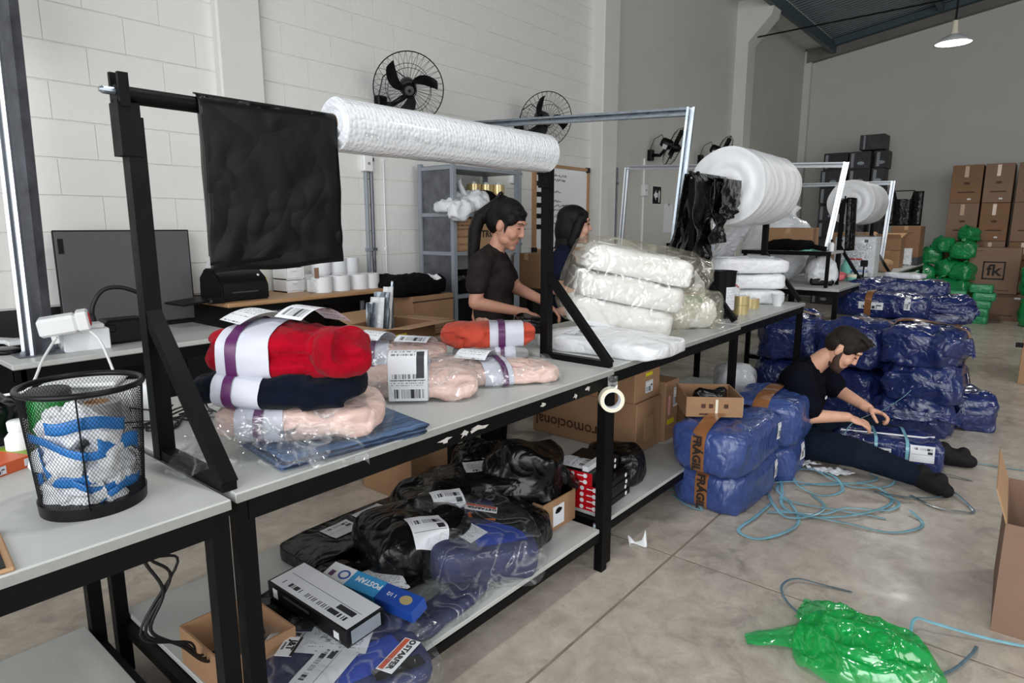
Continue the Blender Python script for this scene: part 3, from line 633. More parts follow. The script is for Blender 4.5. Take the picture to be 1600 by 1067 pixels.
for row, (yy, zz, xs_, where) in enumerate(((3.80, 1.05, (2.55, 2.70, 2.86, 3.0 - .04), 'front row'), (4.05, 1.05, (2.56, 2.71, 2.86, 2.97), 'back row, lower layer'), (4.05, 1.156, (2.72, 2.86, 2.97), 'back row, upper layer'))):
    for i, x_ in enumerate(xs_):
        t = thing('label_roll', '%s white label roll in the %s on the wooden table' % (names[i], where), 'paper roll', (x_, yy, zz), group='white label rolls on the wooden table')
        o = obj('paper_coil', me_roll if me_roll else roll_bm(.069, .105, .022), 'white_paper', t, smooth=True, sharp=40); me_roll = o.data; obj('core', lathe([(.019, .001), (.022, .001), (.022, .104), (.019, .104), (.019, .001)], seg=16, caps=False), 'cardboard_pale', t)
t = thing('acrylic_dispenser', 'clear acrylic dispenser with paper slips between the label rolls', 'dispenser', (2.44, 3.76, 1.05)); obj('body', bx(0, .09, 0, .07, 0, .12), 'clear_film', t); obj('slips', bx(.01, .08, .01, .06, .01, .09), 'white_paper', t); obj('clip', bx(.03, .06, -.01, .0, .10, .17), 'carton_brown', t)
# ---- open carton and brown cartons left of the shelf unit
def carton(label, loc, size, m='cardboard', rz=0, tape=True, group=None, name='cardboard_carton', seam=True, cat='box'):
    t = thing(name, label, cat, loc, rz, group); w, d, h = size
    obj('body', bx(0, w, 0, d, 0, h, r=.004), m, t)
    if tape: obj('tape_strip', bx(0 - .001, w + .001, d / 2 - .025, d / 2 + .025, h - .06, h + .0015), 'packing_tape', t); obj('lid_seam', bx(0, w, d / 2 - .0015, d / 2 + .0015, h + .0012, h + .002), 'cardboard_dark', t)
    return t
def open_carton(label, loc, size, m='cardboard', rz=0, flaps=(1, 1, 1, 1), fl=.15, ang=(.5, .5, .5, .5), name='open_carton', th=.006):
    t = thing(name, label, 'box', loc, rz); w, d, h = size
    obj('bottom', bx(0, w, 0, d, 0, th), m, t)
    for nm, a in (('panel', (0, w, 0, th)), ('panel', (0, w, d - th, d)), ('panel', (0, th, th, d - th)), ('panel', (w - th, w, th, d - th))): obj(nm, bx(a[0], a[1], a[2], a[3], th, h), m, t)
    for k, (on, an) in enumerate(zip(flaps, ang)):
        if not on: continue
        c, s = math.cos(an) * fl, math.sin(an) * fl
        e = {0: ((0, 0), (w, 0), (0, -1)), 1: ((w, 0), (w, d), (1, 0)), 2: ((w, d), (0, d), (0, 1)), 3: ((0, d), (0, 0), (-1, 0))}[k]
        (a, b, dr) = e; bm = NB(); v = [bm.verts.new((a[0], a[1], h)), bm.verts.new((b[0], b[1], h)), bm.verts.new((b[0] + dr[0] * c, b[1] + dr[1] * c, h + s)), bm.verts.new((a[0] + dr[0] * c, a[1] + dr[1] * c, h + s))]; bm.faces.new(v); solid(bm, th * .7)
        obj('flap', bm, 'cardboard_pale', t)
    return t
t = open_carton('open brown carton with spread flaps between wooden table and coral bundle', (2.46, 3.0, .42), (.44, .34, .46), 'cardboard_dark', rz=.12, ang=(.1, -.05, .3, -.1), fl=.17); obj('yellow_label', bx(.06, .16, -.003, 0, .32, .42), 'label_yellow', t)
t = carton('low brown carton carrying the open flapped carton', (2.42, 2.98, 0), (.5, .4, .415), 'cardboard_dark', rz=.12)
t = thing('bundle_of_sleeves', 'bundle of crumpled silver plastic sleeves standing in the open carton', 'plastic sleeves', (2.62, 3.22, .52))
for k in range(5): obj('sleeve', solid(sheet(6, 8, lambda u, v, k=k: (-.16 + k * .05 + u * .05 + .04 * v + .02 * nz((u * 3, v * 4, k), 1, k), .05 * math.sin(u * 3 + k) + .05 * k * .3, v * (.5 + .03 * k))), .002), 'white_film' if k % 2 else 'galvanised', t)
for k, (z0, h, lb) in enumerate(((0, .36, 'bottom brown carton of the stack left of the shelf unit'), (.362, .36, 'second brown carton of the stack left of the shelf unit'), (.724, .26, 'topmost brown carton of the stack left of the shelf unit'))):
    t = carton(lb, (3.12, 3.52, z0), (.42, .5, h), 'cardboard', group='brown cartons stacked left of the shelf unit'); obj('lid_line', bx(-.001, .421, -.0015, .0, h - .045, h - .035), 'ink_brown', t)
    if k == 1: text('C A S', .05, 'ink_brown', t, (.21, -.002, .2), (PI / 2, 0, 0))
t = thing('folded_black_garment', 'folded black garment with white print on top of the brown carton stack', 'clothing', (3.26, 3.72, .984)); g = sack((.56, .42, .15), .6, .6, 48, 24, .03, 7, .02, 12, 4); bv = bvh(g); obj('fabric', g, 'trousers_black', t, smooth=True)
obj('white_print', decal(bv, (.12, -.12, .1), (1, .2, 0), (0, .6, 1), .10, .09, (0, .7, -.7), 8, 8), 'white_ink', t)
# ---- grey steel shelf unit
t = thing('shelf_unit', 'grey steel shelf unit against the wall behind the first woman', 'shelf', (3.77, 3.73, 0)); SW, SD = .81, .38
for lx in (0, SW):
    for ly in (0, SD): obj('upright', bx(lx - .018, lx + .018, ly - .018, ly + .018, 0, 2.0), 'shelf_paint', t)
for zz in (.35, .93, 1.285, 1.60, 1.975): obj('shelf_board', bx(-.015, SW + .015, -.015, SD + .015, zz - .03, zz), 'shelf_paint', t)
obj('side_panel', bx(-.004, 0, .02, SD - .02, .35, 1.98), 'galv_dull', t)
obj('back_panel', bx(.02, SW * .45, SD + .012, SD + .018, .95, 1.98), 'galv_dull', t)
t = carton('brown carton lettered TRO on the shelf unit', (4.02, 3.76, 1.285), (.5, .33, .285), 'cardboard_pale'); text('TRO', .085, 'ink', t, (.20, -.003, .14), (PI / 2, 0, 0), bold=.002)
t = carton('brown carton printed with rows of text on the shelf unit', (3.80, 3.75, 1.285), (.2, .33, .27), 'cardboard', tape=False); obj('printed_panel', sheet(1, 1, lambda u, v: (.01 + u * .18, -.002, .01 + v * .25)), 'carton_print', t)
t = thing('white_cloth', 'crumpled white cloth hanging off the shelf unit upper shelf', 'cloth', (3.84, 3.80, 1.60)); obj('fold', sack((.30, .3, .12), .8, .8, 36, 20, .03, 9, .03, 15, 6), 'white_paper', t, smooth=True); obj('hanging_end', sack((.2, .1, .16), .8, .8, 30, 18, .025, 9, .03, 15, 9, flat=1.0), 'white_paper', t, smooth=True, loc=(-.08, -.14, -.07))
t = thing('white_plastic_bag', 'crumpled white plastic bag on the shelf unit upper shelf', 'bag', (4.12, 3.86, 1.60)); obj('bag', sack((.30, .28, .22), .9, .9, 40, 24, .03, 8, .035, 12, 8), 'white_film', t, smooth=True); obj('twisted_end', tube([(-.08, 0, .14), (-.14, .0, .24), (-.17, -.01, .28)], [.03, .018, .03], seg=8), 'white_film', t)
t = thing('black_garment', 'rolled black garment behind the white cloth on the shelf unit', 'clothing', (3.93, 3.98, 1.60)); obj('roll', sack((.26, .16, .18), .8, .8, 26, 16, .02, 10, .01, 14, 2), 'trousers_black', t, smooth=True)
t = thing('black_garment', 'heaped black garment beside the gold film rolls on the shelf unit', 'clothing', (4.31, 3.88, 1.60)); obj('heap', sack((.22, .26, .22), .9, .8, 26, 16, .03, 10, .015, 14, 11), 'trousers_black', t, smooth=True)
t = thing('black_carton', 'small black carton on the shelf unit in front of the gold film rolls', 'box', (4.36, 3.76, 1.60)); obj('body', box((.05, .04, .06), (.1, .08, .12), r=.003), 'black_plastic', t); obj('lid', box((.05, .04, .122), (.104, .084, .006)), 'black_matte', t)
mat('gold_film', (206, 186, 132), .22, metal=.35, coat=.5, var=.06, vs=9)
for k, (x_, y_) in enumerate(((4.28, 3.98), (4.42, 3.96), (4.54, 3.92))):
    t = thing('gold_film_roll', '%s tall gold film roll standing on the shelf unit' % ('left', 'middle', 'right')[k], 'film roll', (x_, y_, 1.60), group='gold film rolls on the shelf unit'); obj('film', lathe([(.02, 0), (.062, 0), (.062, .26), (.02, .26), (.02, 0)], seg=24, caps=False), 'gold_film', t, smooth=True, sharp=40); obj('core', lathe([(.018, -.0), (.021, 0), (.021, .28), (.018, .28), (.018, 0)], seg=16, caps=False), 'white_paper', t)
for k, (z0, lb) in enumerate(((.93, 'bottom folded black garment on the shelf unit middle shelf'), (1.01, 'top folded black garment in plastic on the shelf unit middle shelf'))):
    t = thing('folded_garment', lb, 'clothing', (4.16, 3.9, z0)); obj('fabric', sack((.74, .34, .11), .5, .5, 44, 16, .015, 7, .012, 12, 20 + k), 'black_bag' if k else 'trousers_black', t, smooth=True); obj('fold_edge', box((.1, -.168, .05), (.3, .012, .012), r=.004), 'black_matte', t)
t = thing('black_folder', 'black folder lying on the shelf unit lower shelf', 'folder', (4.2, 3.9, .35)); obj('cover', box((0, 0, .05), (.5, .3, .1), r=.01), 'black_plastic', t); obj('pages', box((0, -.003, .05), (.46, .3, .06)), 'white_paper', t)
# ---- cartons below the whiteboard
t = carton('brown carton with a yellow label below the whiteboard', (5.05, 3.82, .88), (.28, .34, .34), 'cardboard_dark'); obj('yellow_label', bx(.17, .23, -.003, 0, .14, .22), 'label_yellow', t)
carton('brown carton below the whiteboard, behind the rack post', (5.36, 3.82, .88), (.3, .34, .34), 'cardboard')
t = thing('side_desk', 'black-topped wall desk below the whiteboard carrying brown cartons', 'desk', (4.75, 3.7, 0)); obj('desk_top', bx(0, 5.3, 0, .48, .855, .88), 'black_matte', t)
for lx in (.03, 2.6, 5.27):
    for ly in (.03, .45): obj('leg', bx(lx - .02, lx + .02, ly - .02, ly + .02, 0, .855), 'black_steel', t)
t = thing('black_carton', 'black carton with an orange flame print beside the galvanised portal post', 'box', (8.24, 3.74, .88)); obj('body', box((.15, .15, .19), (.34, .3, .38), r=.004), 'black_plastic', t)
bm = NB(); v = [bm.verts.new((x, -.003, z)) for x, z in ((.06, .08), (.2, .2), (.19, .32), (.07, .22))]; bm.faces.new(v); obj('orange_print', bm, 'fleece_coral', t)
# ================================================================ AT THE BACK WALL
k = 0
cols = ((.93, 1.36), (.52, .91), (.08, .48), (-.36, .06))
nm = ('leftmost', 'second', 'third', 'rightmost')
for ci, (y0, y1) in enumerate(cols):
    for ri in range(4):
        z0 = ri * .622; t = carton('tall brown carton, %s column, %s from the floor at the back wall' % (nm[ci], ('first', 'second', 'third', 'topmost')[ri]), (13.25 + .02 * ((ci + ri) % 2), y0 + .004, z0), (.6, y1 - y0 - .008, .618), 'carton_brown' if (ci + ri) % 3 else 'cardboard_dark', tape=False, group='tall brown cartons stacked at the back wall')
        w = y1 - y0
        obj('tape_strip', bx(-.0015, 0, w * .45, w * .58, .42, .6), 'packing_tape', t); obj('printed_line', bx(-.0015, 0, w * .2, w * .75, .165, .185), 'ink_brown', t)
        bm = NB(); n = 10; v = [bm.verts.new((-.002, w * .48 + .045 * math.cos(2 * PI * i / n), .32 + .02 * math.sin(2 * PI * i / n))) for i in range(n)]; bm.faces.new(v); obj('printed_emblem', bm, 'ink_brown', t)
        obj('sticker', bx(-.002, 0, w * .3, w * .42, .05, .075), 'white_paper', t)
t = carton('big brown carton marked fk in a square, leaning before the tall cartons', (12.75, .28, .43), (.45, .66, .72), 'carton_brown', tape=False)
obj('logo_square', bx(-.003, 0, .18, .2, .22, .50), 'ink', t); obj('logo_square', bx(-.003, 0, .45, .47, .22, .50), 'ink', t); obj('logo_square', bx(-.003, 0, .18, .47, .485, .505), 'ink', t); obj('logo_square', bx(-.003, 0, .18, .47, .22, .24), 'ink', t)
text('fk', .25, 'ink', t, (-.003, .325, .36), basis((0, -1, 0), (0, 0, 1)), bold=.004); obj('printed_line', bx(-.003, 0, .1, .6, .05, .058), 'ink_brown', t); obj('printed_line', bx(-.003, 0, .45, .6, .67, .676), 'ink_brown', t)
t = carton('brown carton under the fk carton with a white sticker', (12.8, .14, 0), (.5, .5, .425), 'carton_brown', tape=False); obj('sticker', bx(-.002, 0, .08, .16, .35, .38), 'white_paper', t); obj('printed_line', bx(-.002, 0, .15, .33, .08, .09), 'ink_brown', t)
carton('low brown carton under the fk carton, left of the stickered carton', (12.85, .66, 0), (.5, .32, .425), 'carton_brown', tape=False)
# dark product cartons in a heap beyond the second roll
mat('dark_carton', (58, 55, 60), .55, var=.35, vs=9); mat('dark_carton_b', (44, 40, 44), .5, var=.4, vs=7)
cells = [(3.02, 3.46, 5), (2.62, 3.0, 5), (2.38, 2.6, 5)]
for ci, (y0, y1, n_) in enumerate(cells):
    for ri in range(9):
        z0 = ri * .315
        t = thing('dark_carton', 'dark product carton, %s column, %s layer of the far dark heap' % (('left', 'middle', 'right')[ci], ('lowest', 'second', 'third', 'fourth', 'fifth', 'sixth', 'seventh', 'eighth', 'top')[ri]), 'box', (13.3 + .06 * ((ci * 3 + ri) % 3), y0 + .02 * ((ri + ci) % 2), z0), group='dark product cartons in the far heap'); w = y1 - y0 - .025
        obj('body', bx(0, .45, 0, w, 0, .31, r=.004), 'dark_carton' if (ri + ci) % 2 else 'dark_carton_b', t); obj('edge_label', bx(-.002, 0, w - .08, w - .03, .03, .28), 'shelf_paint', t)
        bm = NB(); n = 12; v = [bm.verts.new((-.0025, w * .45 + .06 * math.cos(2 * PI * i / n), .1 + .03 * math.sin(2 * PI * i / n))) for i in range(n)]; bm.faces.new(v); obj('oval_emblem', bm, 'galvanised' if (ri + ci) % 2 else 'shelf_paint', t)
t = thing('dark_carton', 'tilted dark product carton on the very top of the far dark heap', 'box', (13.3, 2.42, 2.84), rz=.0); obj('body', bx(0, .45, 0, .4, 0, .26, r=.004), 'dark_carton', t); obj('edge_label', bx(-.002, 0, .31, .34, .01, .25), 'shelf_paint', t)
# green bags and packs
gb = [(13.0, 1.48, .86, .34), (12.9, 1.32, 1.06, .30), (12.85, 1.02, .96, .36), (12.85, 1.22, .66, .36), (12.75, 1.0, .62, .36), (12.7, 1.3, .34, .40), (12.65, 1.02, .34, .36), (12.9, 1.62, .5, .46), (12.8, 1.62, .08, .5), (12.6, 1.25, .02, .42), (13.0, 1.0, 1.25, .28)]
gl = ['big dark green bag at the left edge of the green heap', 'green bag on the left of the green heap, second from the top', 'green bag against the tall cartons, above the middle', 'bright green bag in the middle of the green heap', 'green bag in the middle right of the green heap', 'wide green bag below the middle of the green heap', 'green bag beside the fk carton, low in the heap', 'tall dark green bag leaning behind the far bench', 'lowest green bag on the floor behind the far bench', 'lowest green bag at the front of the green heap', 'topmost green bag of the green heap']
for k, (x_, y_, z_, s) in enumerate(gb):
    t = thing('green_bag', gl[k], 'bag', (x_, y_, z_), rz=k * .7, group='green plastic bags in the far heap'); obj('bag', sack((s, s * .9, s * .85), .7, .6, 26, 16, .03, 7, .03, 11, k + 3), 'green_bag', t, smooth=True); obj('knot', tube([(0, 0, s * .75), (.03, .01, s * .82), (.02, .06, s * .86)], [.03, .015, .03], seg=6), 'green_bag', t)
gp = [(12.35, .95, 0, .06), (12.35, .95, .12, .03), (12.3, .72, 0, -.05), (12.3, .72, .12, -.03), (12.3, .70, .24, .02), (12.3, .66, .36, .05), (12.3, .70, .48, .0), (12.35, 1.02, .25, .1), (12.35, 1.02, .37, .06)]
for k, (x_, y_, z_, a) in enumerate(gp):
    t = thing('green_pack', '%s flat green pack, %s from the bottom before the tall cartons' % ('left' if y_ > .8 else 'right', ('lowest', 'second', 'lowest', 'second', 'third', 'fourth', 'topmost', 'third', 'topmost')[k]), 'pack', (x_, y_, z_), rz=a, group='flat green packs stacked on the floor'); obj('wrapping', sack((.3, .3 if k < 7 else .28, .13), .25, .25, 32, 12, .006, 8, .006, 14, k), 'green_pack', t, smooth=True, sharp=50); obj('seam', bx(-.151, -.146, -.12, .12, .05, .06), 'green_bag', t)
t = thing('green_bag', 'green bag right of the fk carton at the picture edge', 'bag', (12.5, .06, .45), group='green plastic bags in the far heap'); obj('bag', sack((.4, .36, .6), .6, .6, 26, 18, .03, 7, .03, 11, 31), 'green_bag', t, smooth=True); obj('knot', tube([(0, 0, .55), (.03, .0, .62)], [.03, .02], seg=6), 'green_bag', t)
t = thing('green_bag', 'tall green bag on the floor at the right picture edge', 'bag', (12.35, .02, 0), group='green plastic bags in the far heap'); obj('bag', sack((.45, .38, .5), .6, .6, 26, 18, .03, 7, .03, 11, 32), 'green_bag', t, smooth=True); obj('knot', tube([(0, 0, .45), (.03, .0, .5)], [.03, .02], seg=6), 'green_bag', t)
# ================================================================ ROLLS AND SHEETS ON THE RACKS
def bubble_mat():
    m = mat('bubble_wrap', (222, 226, 231), .16, coat=.8); nt = m.node_tree; N = nt.nodes; L = nt.links; b = N['Principled BSDF']
    tc = N.new('ShaderNodeTexCoord'); v = N.new('ShaderNodeTexVoronoi'); v.inputs['Scale'].default_value = 64; v.inputs['Randomness'].default_value = .55; L.new(tc.outputs['Object'], v.inputs['Vector'])
    n = N.new('ShaderNodeTexNoise'); n.inputs['Scale'].default_value = 16; n.inputs['Detail'].default_value = 4; n.inputs['Distortion'].default_value = 1; L.new(tc.outputs['Object'], n.inputs['Vector'])
    a = N.new('ShaderNodeMath'); a.operation = 'MULTIPLY_ADD'; L.new(v.outputs[0], a.inputs[0]); a.inputs[1].default_value = -.8; L.new(n.outputs[0], a.inputs[2])
    bp = N.new('ShaderNodeBump'); bp.inputs['Strength'].default_value = .5; bp.inputs['Distance'].default_value = .009; L.new(a.outputs[0], bp.inputs['Height']); L.new(bp.outputs[0], b.inputs['Normal'])
    b.inputs['Subsurface Weight'].default_value = .25; b.inputs['Subsurface Radius'].default_value = (.03, .03, .03)
bubble_mat()
def film_roll(label, x0, x1, y, z, R_, m, lump, name='film_roll', core=.045, seed=1, flap=None):
    t = thing(name, label, 'film roll', (x0, y, z)); L_ = x1 - x0; nu, nv = 64, 40
    def fn(u, v):
        a = 2 * PI * u; x = v * L_; p = (math.cos(a), math.sin(a), x * 3); r = R_ * (1 + lump * nz(p, 1.2, seed) + lump * .6 * ridge((p[0], p[1], x * 9), 1.3, seed + 4))
        return (x, r * math.cos(a), r * math.sin(a))
    bm = sheet(nu, nv, fn); bmesh.ops.remove_doubles(bm, verts=bm.verts, dist=1e-5); obj('wound_film', bm, m, t, smooth=True)
    def end(x, s):
        bm = NB(); g = [[bm.verts.new((x + s * (.012 * math.sin(k * 1.9) * (k > 0 and k < 7) - .01 * (k == 0)), r * math.cos(2 * PI * i / 48), r * math.sin(2 * PI * i / 48))) for i in range(48)] for k, r in enumerate([core + (R_ - core) * q / 8 for q in range(9)])]
        for i, q in enumerate(g[-1]): q.co = fn(i / 48, 0 if s < 0 else 1)
        for A, B in zip(g, g[1:]):
            for i in range(48): bm.faces.new((A[i], A[(i + 1) % 48], B[(i + 1) % 48], B[i]))
        return bm
    obj('end_face', end(0, -1), m, t, smooth=True); obj('end_face', end(L_, 1), m, t, smooth=True)
    obj('core_tube', lathe([(core - .004, -.025), (core, -.025), (core, L_ + .02), (core - .004, L_ + .02), (core - .004, -.025)], seg=24, caps=False, M=Matrix.Rotation(PI / 2, 4, 'Y')), 'cardboard_pale', t)
    return t
t = film_roll('long bubble wrap roll on the nearest rack', 1.215, 2.275, 1.70, 1.80, .079, 'bubble_wrap', .03, 'bubble_wrap_roll', .026, 3)
bm = sheet(40, 3, lambda u, v: (.05 + u * .95, -.079 - .006 * nz((u * 14, v, 0), 1, 2), -.02 - .012 * v - .012 * nz((u * 9, 0, 0), 1, 5))); obj('loose_film_edge', bm, 'clear_film', t, smooth=True)
t = film_roll('big white film roll hanging on the rack behind the black bin', 4.37, 5.17, 1.72, 1.765, .258, 'white_roll', .045, seed=5)
obj('film_tail', sheet(14, 12, lambda u, v: (.62 + .18 * u + .25 * v, .15 - .1 * u + .35 * v, -.2 - .42 * v + .03 * nz((u * 4, v * 4, 0), 1, 3))), 'white_film', t, smooth=True)
t = film_roll('second white film roll wrapped in clear film on the far rack', 7.95, 8.72, 1.72, 1.75, .238, 'white_roll', .03, seed=9)
obj('clear_wrap', sheet(40, 14, lambda u, v: (.35 + v * .45, (.25 + .012 * nz((u * 9, v * 6, 1), 1, 2)) * math.cos(2 * PI * u), (.25 + .012 * nz((u * 9, v * 6, 1), 1, 2)) * math.sin(2 * PI * u))), 'clear_film', t, smooth=True)
obj('film_tail', sheet(12, 14, lambda u, v: (.45 + .3 * u, -.22 + .08 * u - .03 * v, -.05 - .62 * v + .02 * nz((u * 6, v * 5, 0), 1, 8))), 'clear_film', t, smooth=True)
t = thing('white_film_bundle', 'pale bundle of loose film rising behind the raised shelf', 'plastic film', (7.25, 2.28, TZ)); obj('film', sack((.5, .7, .78), .9, .8, 44, 26, .03, 5, .025, 8, 3, fn=lambda p: Vector((p.x, p.y - .12 * p.z, p.z))), 'white_film', t, smooth=True); obj('gathered_neck', tube([(0, -.12, .66), (.0, -.16, .74), (.0, -.19, .80)], [.09, .04, .06], seg=10), 'white_film', t, smooth=True)
# black sheet folded over the first rack bar
t = thing('black_plastic_sheet', 'folded black plastic sheet draped over the nearest rack bar', 'plastic sheet', (.795, 1.70, 1.80))
def drape(side, w, h, seed, off=0.0, amp=.012):
    def fn(u, v):
        x = u * w
        if v < .12: a = PI / 2 * (1 - v / .12); y = -.026 * math.cos(a) * 1; z = .026 * math.sin(a)
        else:
            q = (v - .12) / .88; y = -.026 - off - q * .006; z = -q * h
            y += amp * q * (nz((x * 7, q * 5, 0), 1, seed) + .8 * nz((x * 15, q * 5, 3), 1, seed)) + .5 * amp * q * ridge((x * 5, q * 7, 1), 1, seed)
            z += .01 * nz((x * 6, 0, 0), 1, seed) * q - (.015 * (1 - u) * q)
        x += .006 * nz((v * 5, 1, 1), 1, seed) - .012 * (v > .7) * (v - .7) * (1 - u) * 2
        return (x, side * -y if side < 0 else y, z)
    return fn
obj('front_fold', solid(sheet(44, 40, drape(1, .405, .385, 3, 0, .005)), .004), 'black_sheet', t, smooth=True)
obj('back_fold', solid(sheet(30, 30, drape(-1, .405, .41, 8, 0, .006)), .004), 'black_sheet', t, smooth=True)
obj('inner_layers', solid(sheet(24, 24, lambda u, v: (u * .39 + .004, -.006 + .008 * nz((u * 4, v * 4, 0), 1, 5), .02 - v * .40)), .02), 'black_bag', t, smooth=True)
t = thing('black_plastic_sheet', 'black plastic sheet bunched over the post left of the big white roll', 'plastic sheet', (3.95, 1.72, 1.79))
for k, (x0, w_, h_, o_) in enumerate(((-.2, .30, .56, .02), (.02, .22, .40, .05), (.06, .30, .24, .09))): obj('fold', solid(sheet(24, 28, (lambda f, x0: lambda u, v: Vector(f(u, v)) + Vector((x0, 0, 0)))(drape(1, w_, h_, 11 + k, o_, .05), x0)), .006), 'black_bag', t, smooth=True)
obj('back_fold', solid(sheet(24, 28, lambda u, v: (-.18 + u * .34 - .12 * v * (1 - u), .03 + .05 * v + .04 * v * nz((u * 6, v * 4, 2), 1, 6), .02 - v * .6)), .006), 'black_bag', t, smooth=True)
t = thing('black_plastic_sheet', 'narrow black plastic sheet hanging beside the second white roll', 'plastic sheet', (7.62, 1.70, 1.76))
obj('fold', solid(sheet(20, 22, lambda u, v: (u * .30, -.03 - .02 * v + .025 * math.sin(u * 22), .03 - v * .56)), .005), 'black_bag', t, smooth=True); obj('grip', tube([(.0, 0, .01), (.34, 0, .01)], .014, seg=8), 'black_steel', t)
t = thing('black_carrier_bag', 'black carrier bag standing on the tall brown carton at the far end', 'bag', (11.45, 1.50, TZ + .584), rz=PI / 2)
obj('bag', solid(sheet(16, 16, lambda u, v: (u * .5 - .1 * (1 - v) * 0, -.04 * math.sin(PI * u) + .03 * math.sin(u * 14), v * .42 + (.09 if u < .3 or u > .72 else -.02) * v)), .02), 'black_bag', t, smooth=True); obj('strap', tube([(.07, 0, .46), (.12, .01, .52), (.4, .01, .52), (.43, 0, .46)], .008, seg=6), 'black_bag', t)

# ================================================================ FLEECE BUNDLES ON THE SECOND BENCH
def bundle(label, loc, rz, size, m, band, seed, stripe=True, cat='blanket', name='fleece_bundle', folds=.022, film_=None, wr=.014, e=.62, tilt=(0, 0), sp=.35, lobe=.2):
    t = thing(name, label, cat, loc, rot=(tilt[0], tilt[1], rz)); sx, sy, sz = size
    def f(p):
        q = p.copy(); xb = (band[0] * sx) if band else -9; away = min(1, max(0, (abs(p.x - xb) - (band[1] if band else 0) * .45) / (.08 * sx)))
        g = math.exp(-((p.z - sz * .10 * math.sin(p.x * 7 + seed)) / .013) ** 2) * folds * .8 * min(1, abs(p.y) / (sy * .3)) * away; q.y -= math.copysign(g, p.y)
        xe = lobe * sx; k = 1 - .2 * math.exp(-((p.x - xe - .12 * p.z - .1 * p.y) / .016) ** 2) * away; q.y *= k; q.z *= (1 + k) / 2
        if p.x > xe: rr_ = math.hypot(p.y / sy, p.z / sz); sp_ = math.sin(11 * rr_ + math.atan2(p.z / sz, p.y / sy)); q.x -= .02 * max(0, sp_) * min(1, (p.x - xe) / (.12 * sx))
        return q
    g = sack(size, e, .55, 72, 40, wr, 8, .008, 17, seed, fn=f); bv = bvh(g); obj('fabric', g, m, t, smooth=True)
    if band:
        c = (band[0] * sx, 0, sz * .42); b = obj('paper_band', ringband(bv, c, (1, 0, 0), max(sy, sz) * .5, band[1], n=80, nw=6, off=.003), 'wrap_band', t, smooth=True)
        if stripe: obj('purple_stripe', ringband(bv, (c[0] + (sp - .5) * band[1], 0, c[2]), (1, 0, 0), max(sy, sz) * .5, band[1] * .2, n=80, nw=2, off=.009), 'purple_band', b, smooth=True)
    if film_:
        h = sack((sx * film_[0], sy * film_[1], sz * 1.08), .5, .45, 60, 26, .014, 9, .02, 13, seed + 40); obj('clear_bag', h, 'clear_film', t, smooth=True)
    return t, bv
def rolled_end(t, loc, rz, size, m, seed, turns=46, dep=.03):
    """end of the roll with a spiral of fabric facing the bench front"""
    def f(p):
        q = p.copy(); r = math.hypot(p.x, p.z * 1.1); k = max(0, math.sin(turns * r + math.atan2(p.z, p.x) + seed)) ** .7
        if p.y < 0: q.y += dep * k * min(1, -p.y / (size[1] * .2))
        return q
    obj('rolled_end', sack(size, .75, .7, 64, 44, .008, 9, .004, 17, seed, flat=.95, fn=f), m, t, loc=loc, rot=(0, 0, rz), smooth=True)
def flap_label(t, loc, ux, w, h, m='shipping_label', curl=.05, rise=.5):
    """paper sheet that arches up and over: starts at loc, bends back"""
    M = Matrix.Translation(loc) @ basis(ux, (-Vector(ux)[1], Vector(ux)[0], 0)).to_4x4()
    return obj('shipping_label', sheet(6, 14, lambda u, v: M @ Vector(((u - .5) * w, (v - .5) * h, curl * math.sin(PI * (.15 + .85 * v)) * rise * 2))), m, t, smooth=True)
# pile: denim, bagged pink, navy, red
t = thing('denim_pile', 'flat pile of blue denim under the left fleece pile', 'fabric', (1.02, 1.50, TZ), rz=-.12)
for k in range(5): obj('denim_layer', solid(sheet(14, 6, lambda u, v, k=k: (-.22 + u * .43 + .004 * math.sin(k * 2.1), -.15 + v * .28 - .004 * k, .002 + k * .0072 + .0015 * math.sin(u * 40 + k * 2 + v * 3))), .006), 'denim' if k % 2 == 0 else 'denim_dark', t, smooth=True)
t, bv = bundle('pale pink fleece in a clear bag at the bottom of the left pile', (.96, 1.545, TZ + .04), -.75, (.44, .30, .10), 'fleece_pink', (-.2, .12), 21, film_=(1.1, 1.12), sp=.5, lobe=9, folds=.012)
obj('loose_film', sheet(30, 18, lambda u, v: (-.26 + .36 * u, -.12 - .17 * v - .03 * nz((u * 5, v * 4, 0), 1, 4), .06 - .085 * v ** .8 + .022 * ridge((u * 6, v * 5, 0), 1, 7))), 'clear_film', t, smooth=True)
obj('film_tail', sheet(22, 16, lambda u, v: (-.05 + .2 * u + .05 * v, -.16 - .12 * v, .035 - .055 * v + .02 * ridge((u * 8, v * 7, 3), 1, 2))), 'clear_film', t, smooth=True)
t, bv = bundle('navy fleece bundle with a purple-striped band under the red one', (.905, 1.545, TZ + .128), -.98, (.44, .25, .095), 'fleece_navy', (-.17, .125), 33)
t, bv = bundle('bright red fleece bundle on top of the left pile', (.93, 1.545, TZ + .205), -.98, (.42, .235, .135), 'fleece_red', (-.18, .145), 47, folds=.05, sp=.3)
rolled_end(t, (.155, -.045, .0), .75, (.16, .17, .125), 'fleece_red', 4)
flap_label(t, (-.08, .03, .115), (.75, -.6, 0), .13, .2, 'text_sheet', .05, .45); flap_label(t, (.06, .02, .125), (.8, -.5, 0), .12, .16, 'shipping_label', .06, .4)
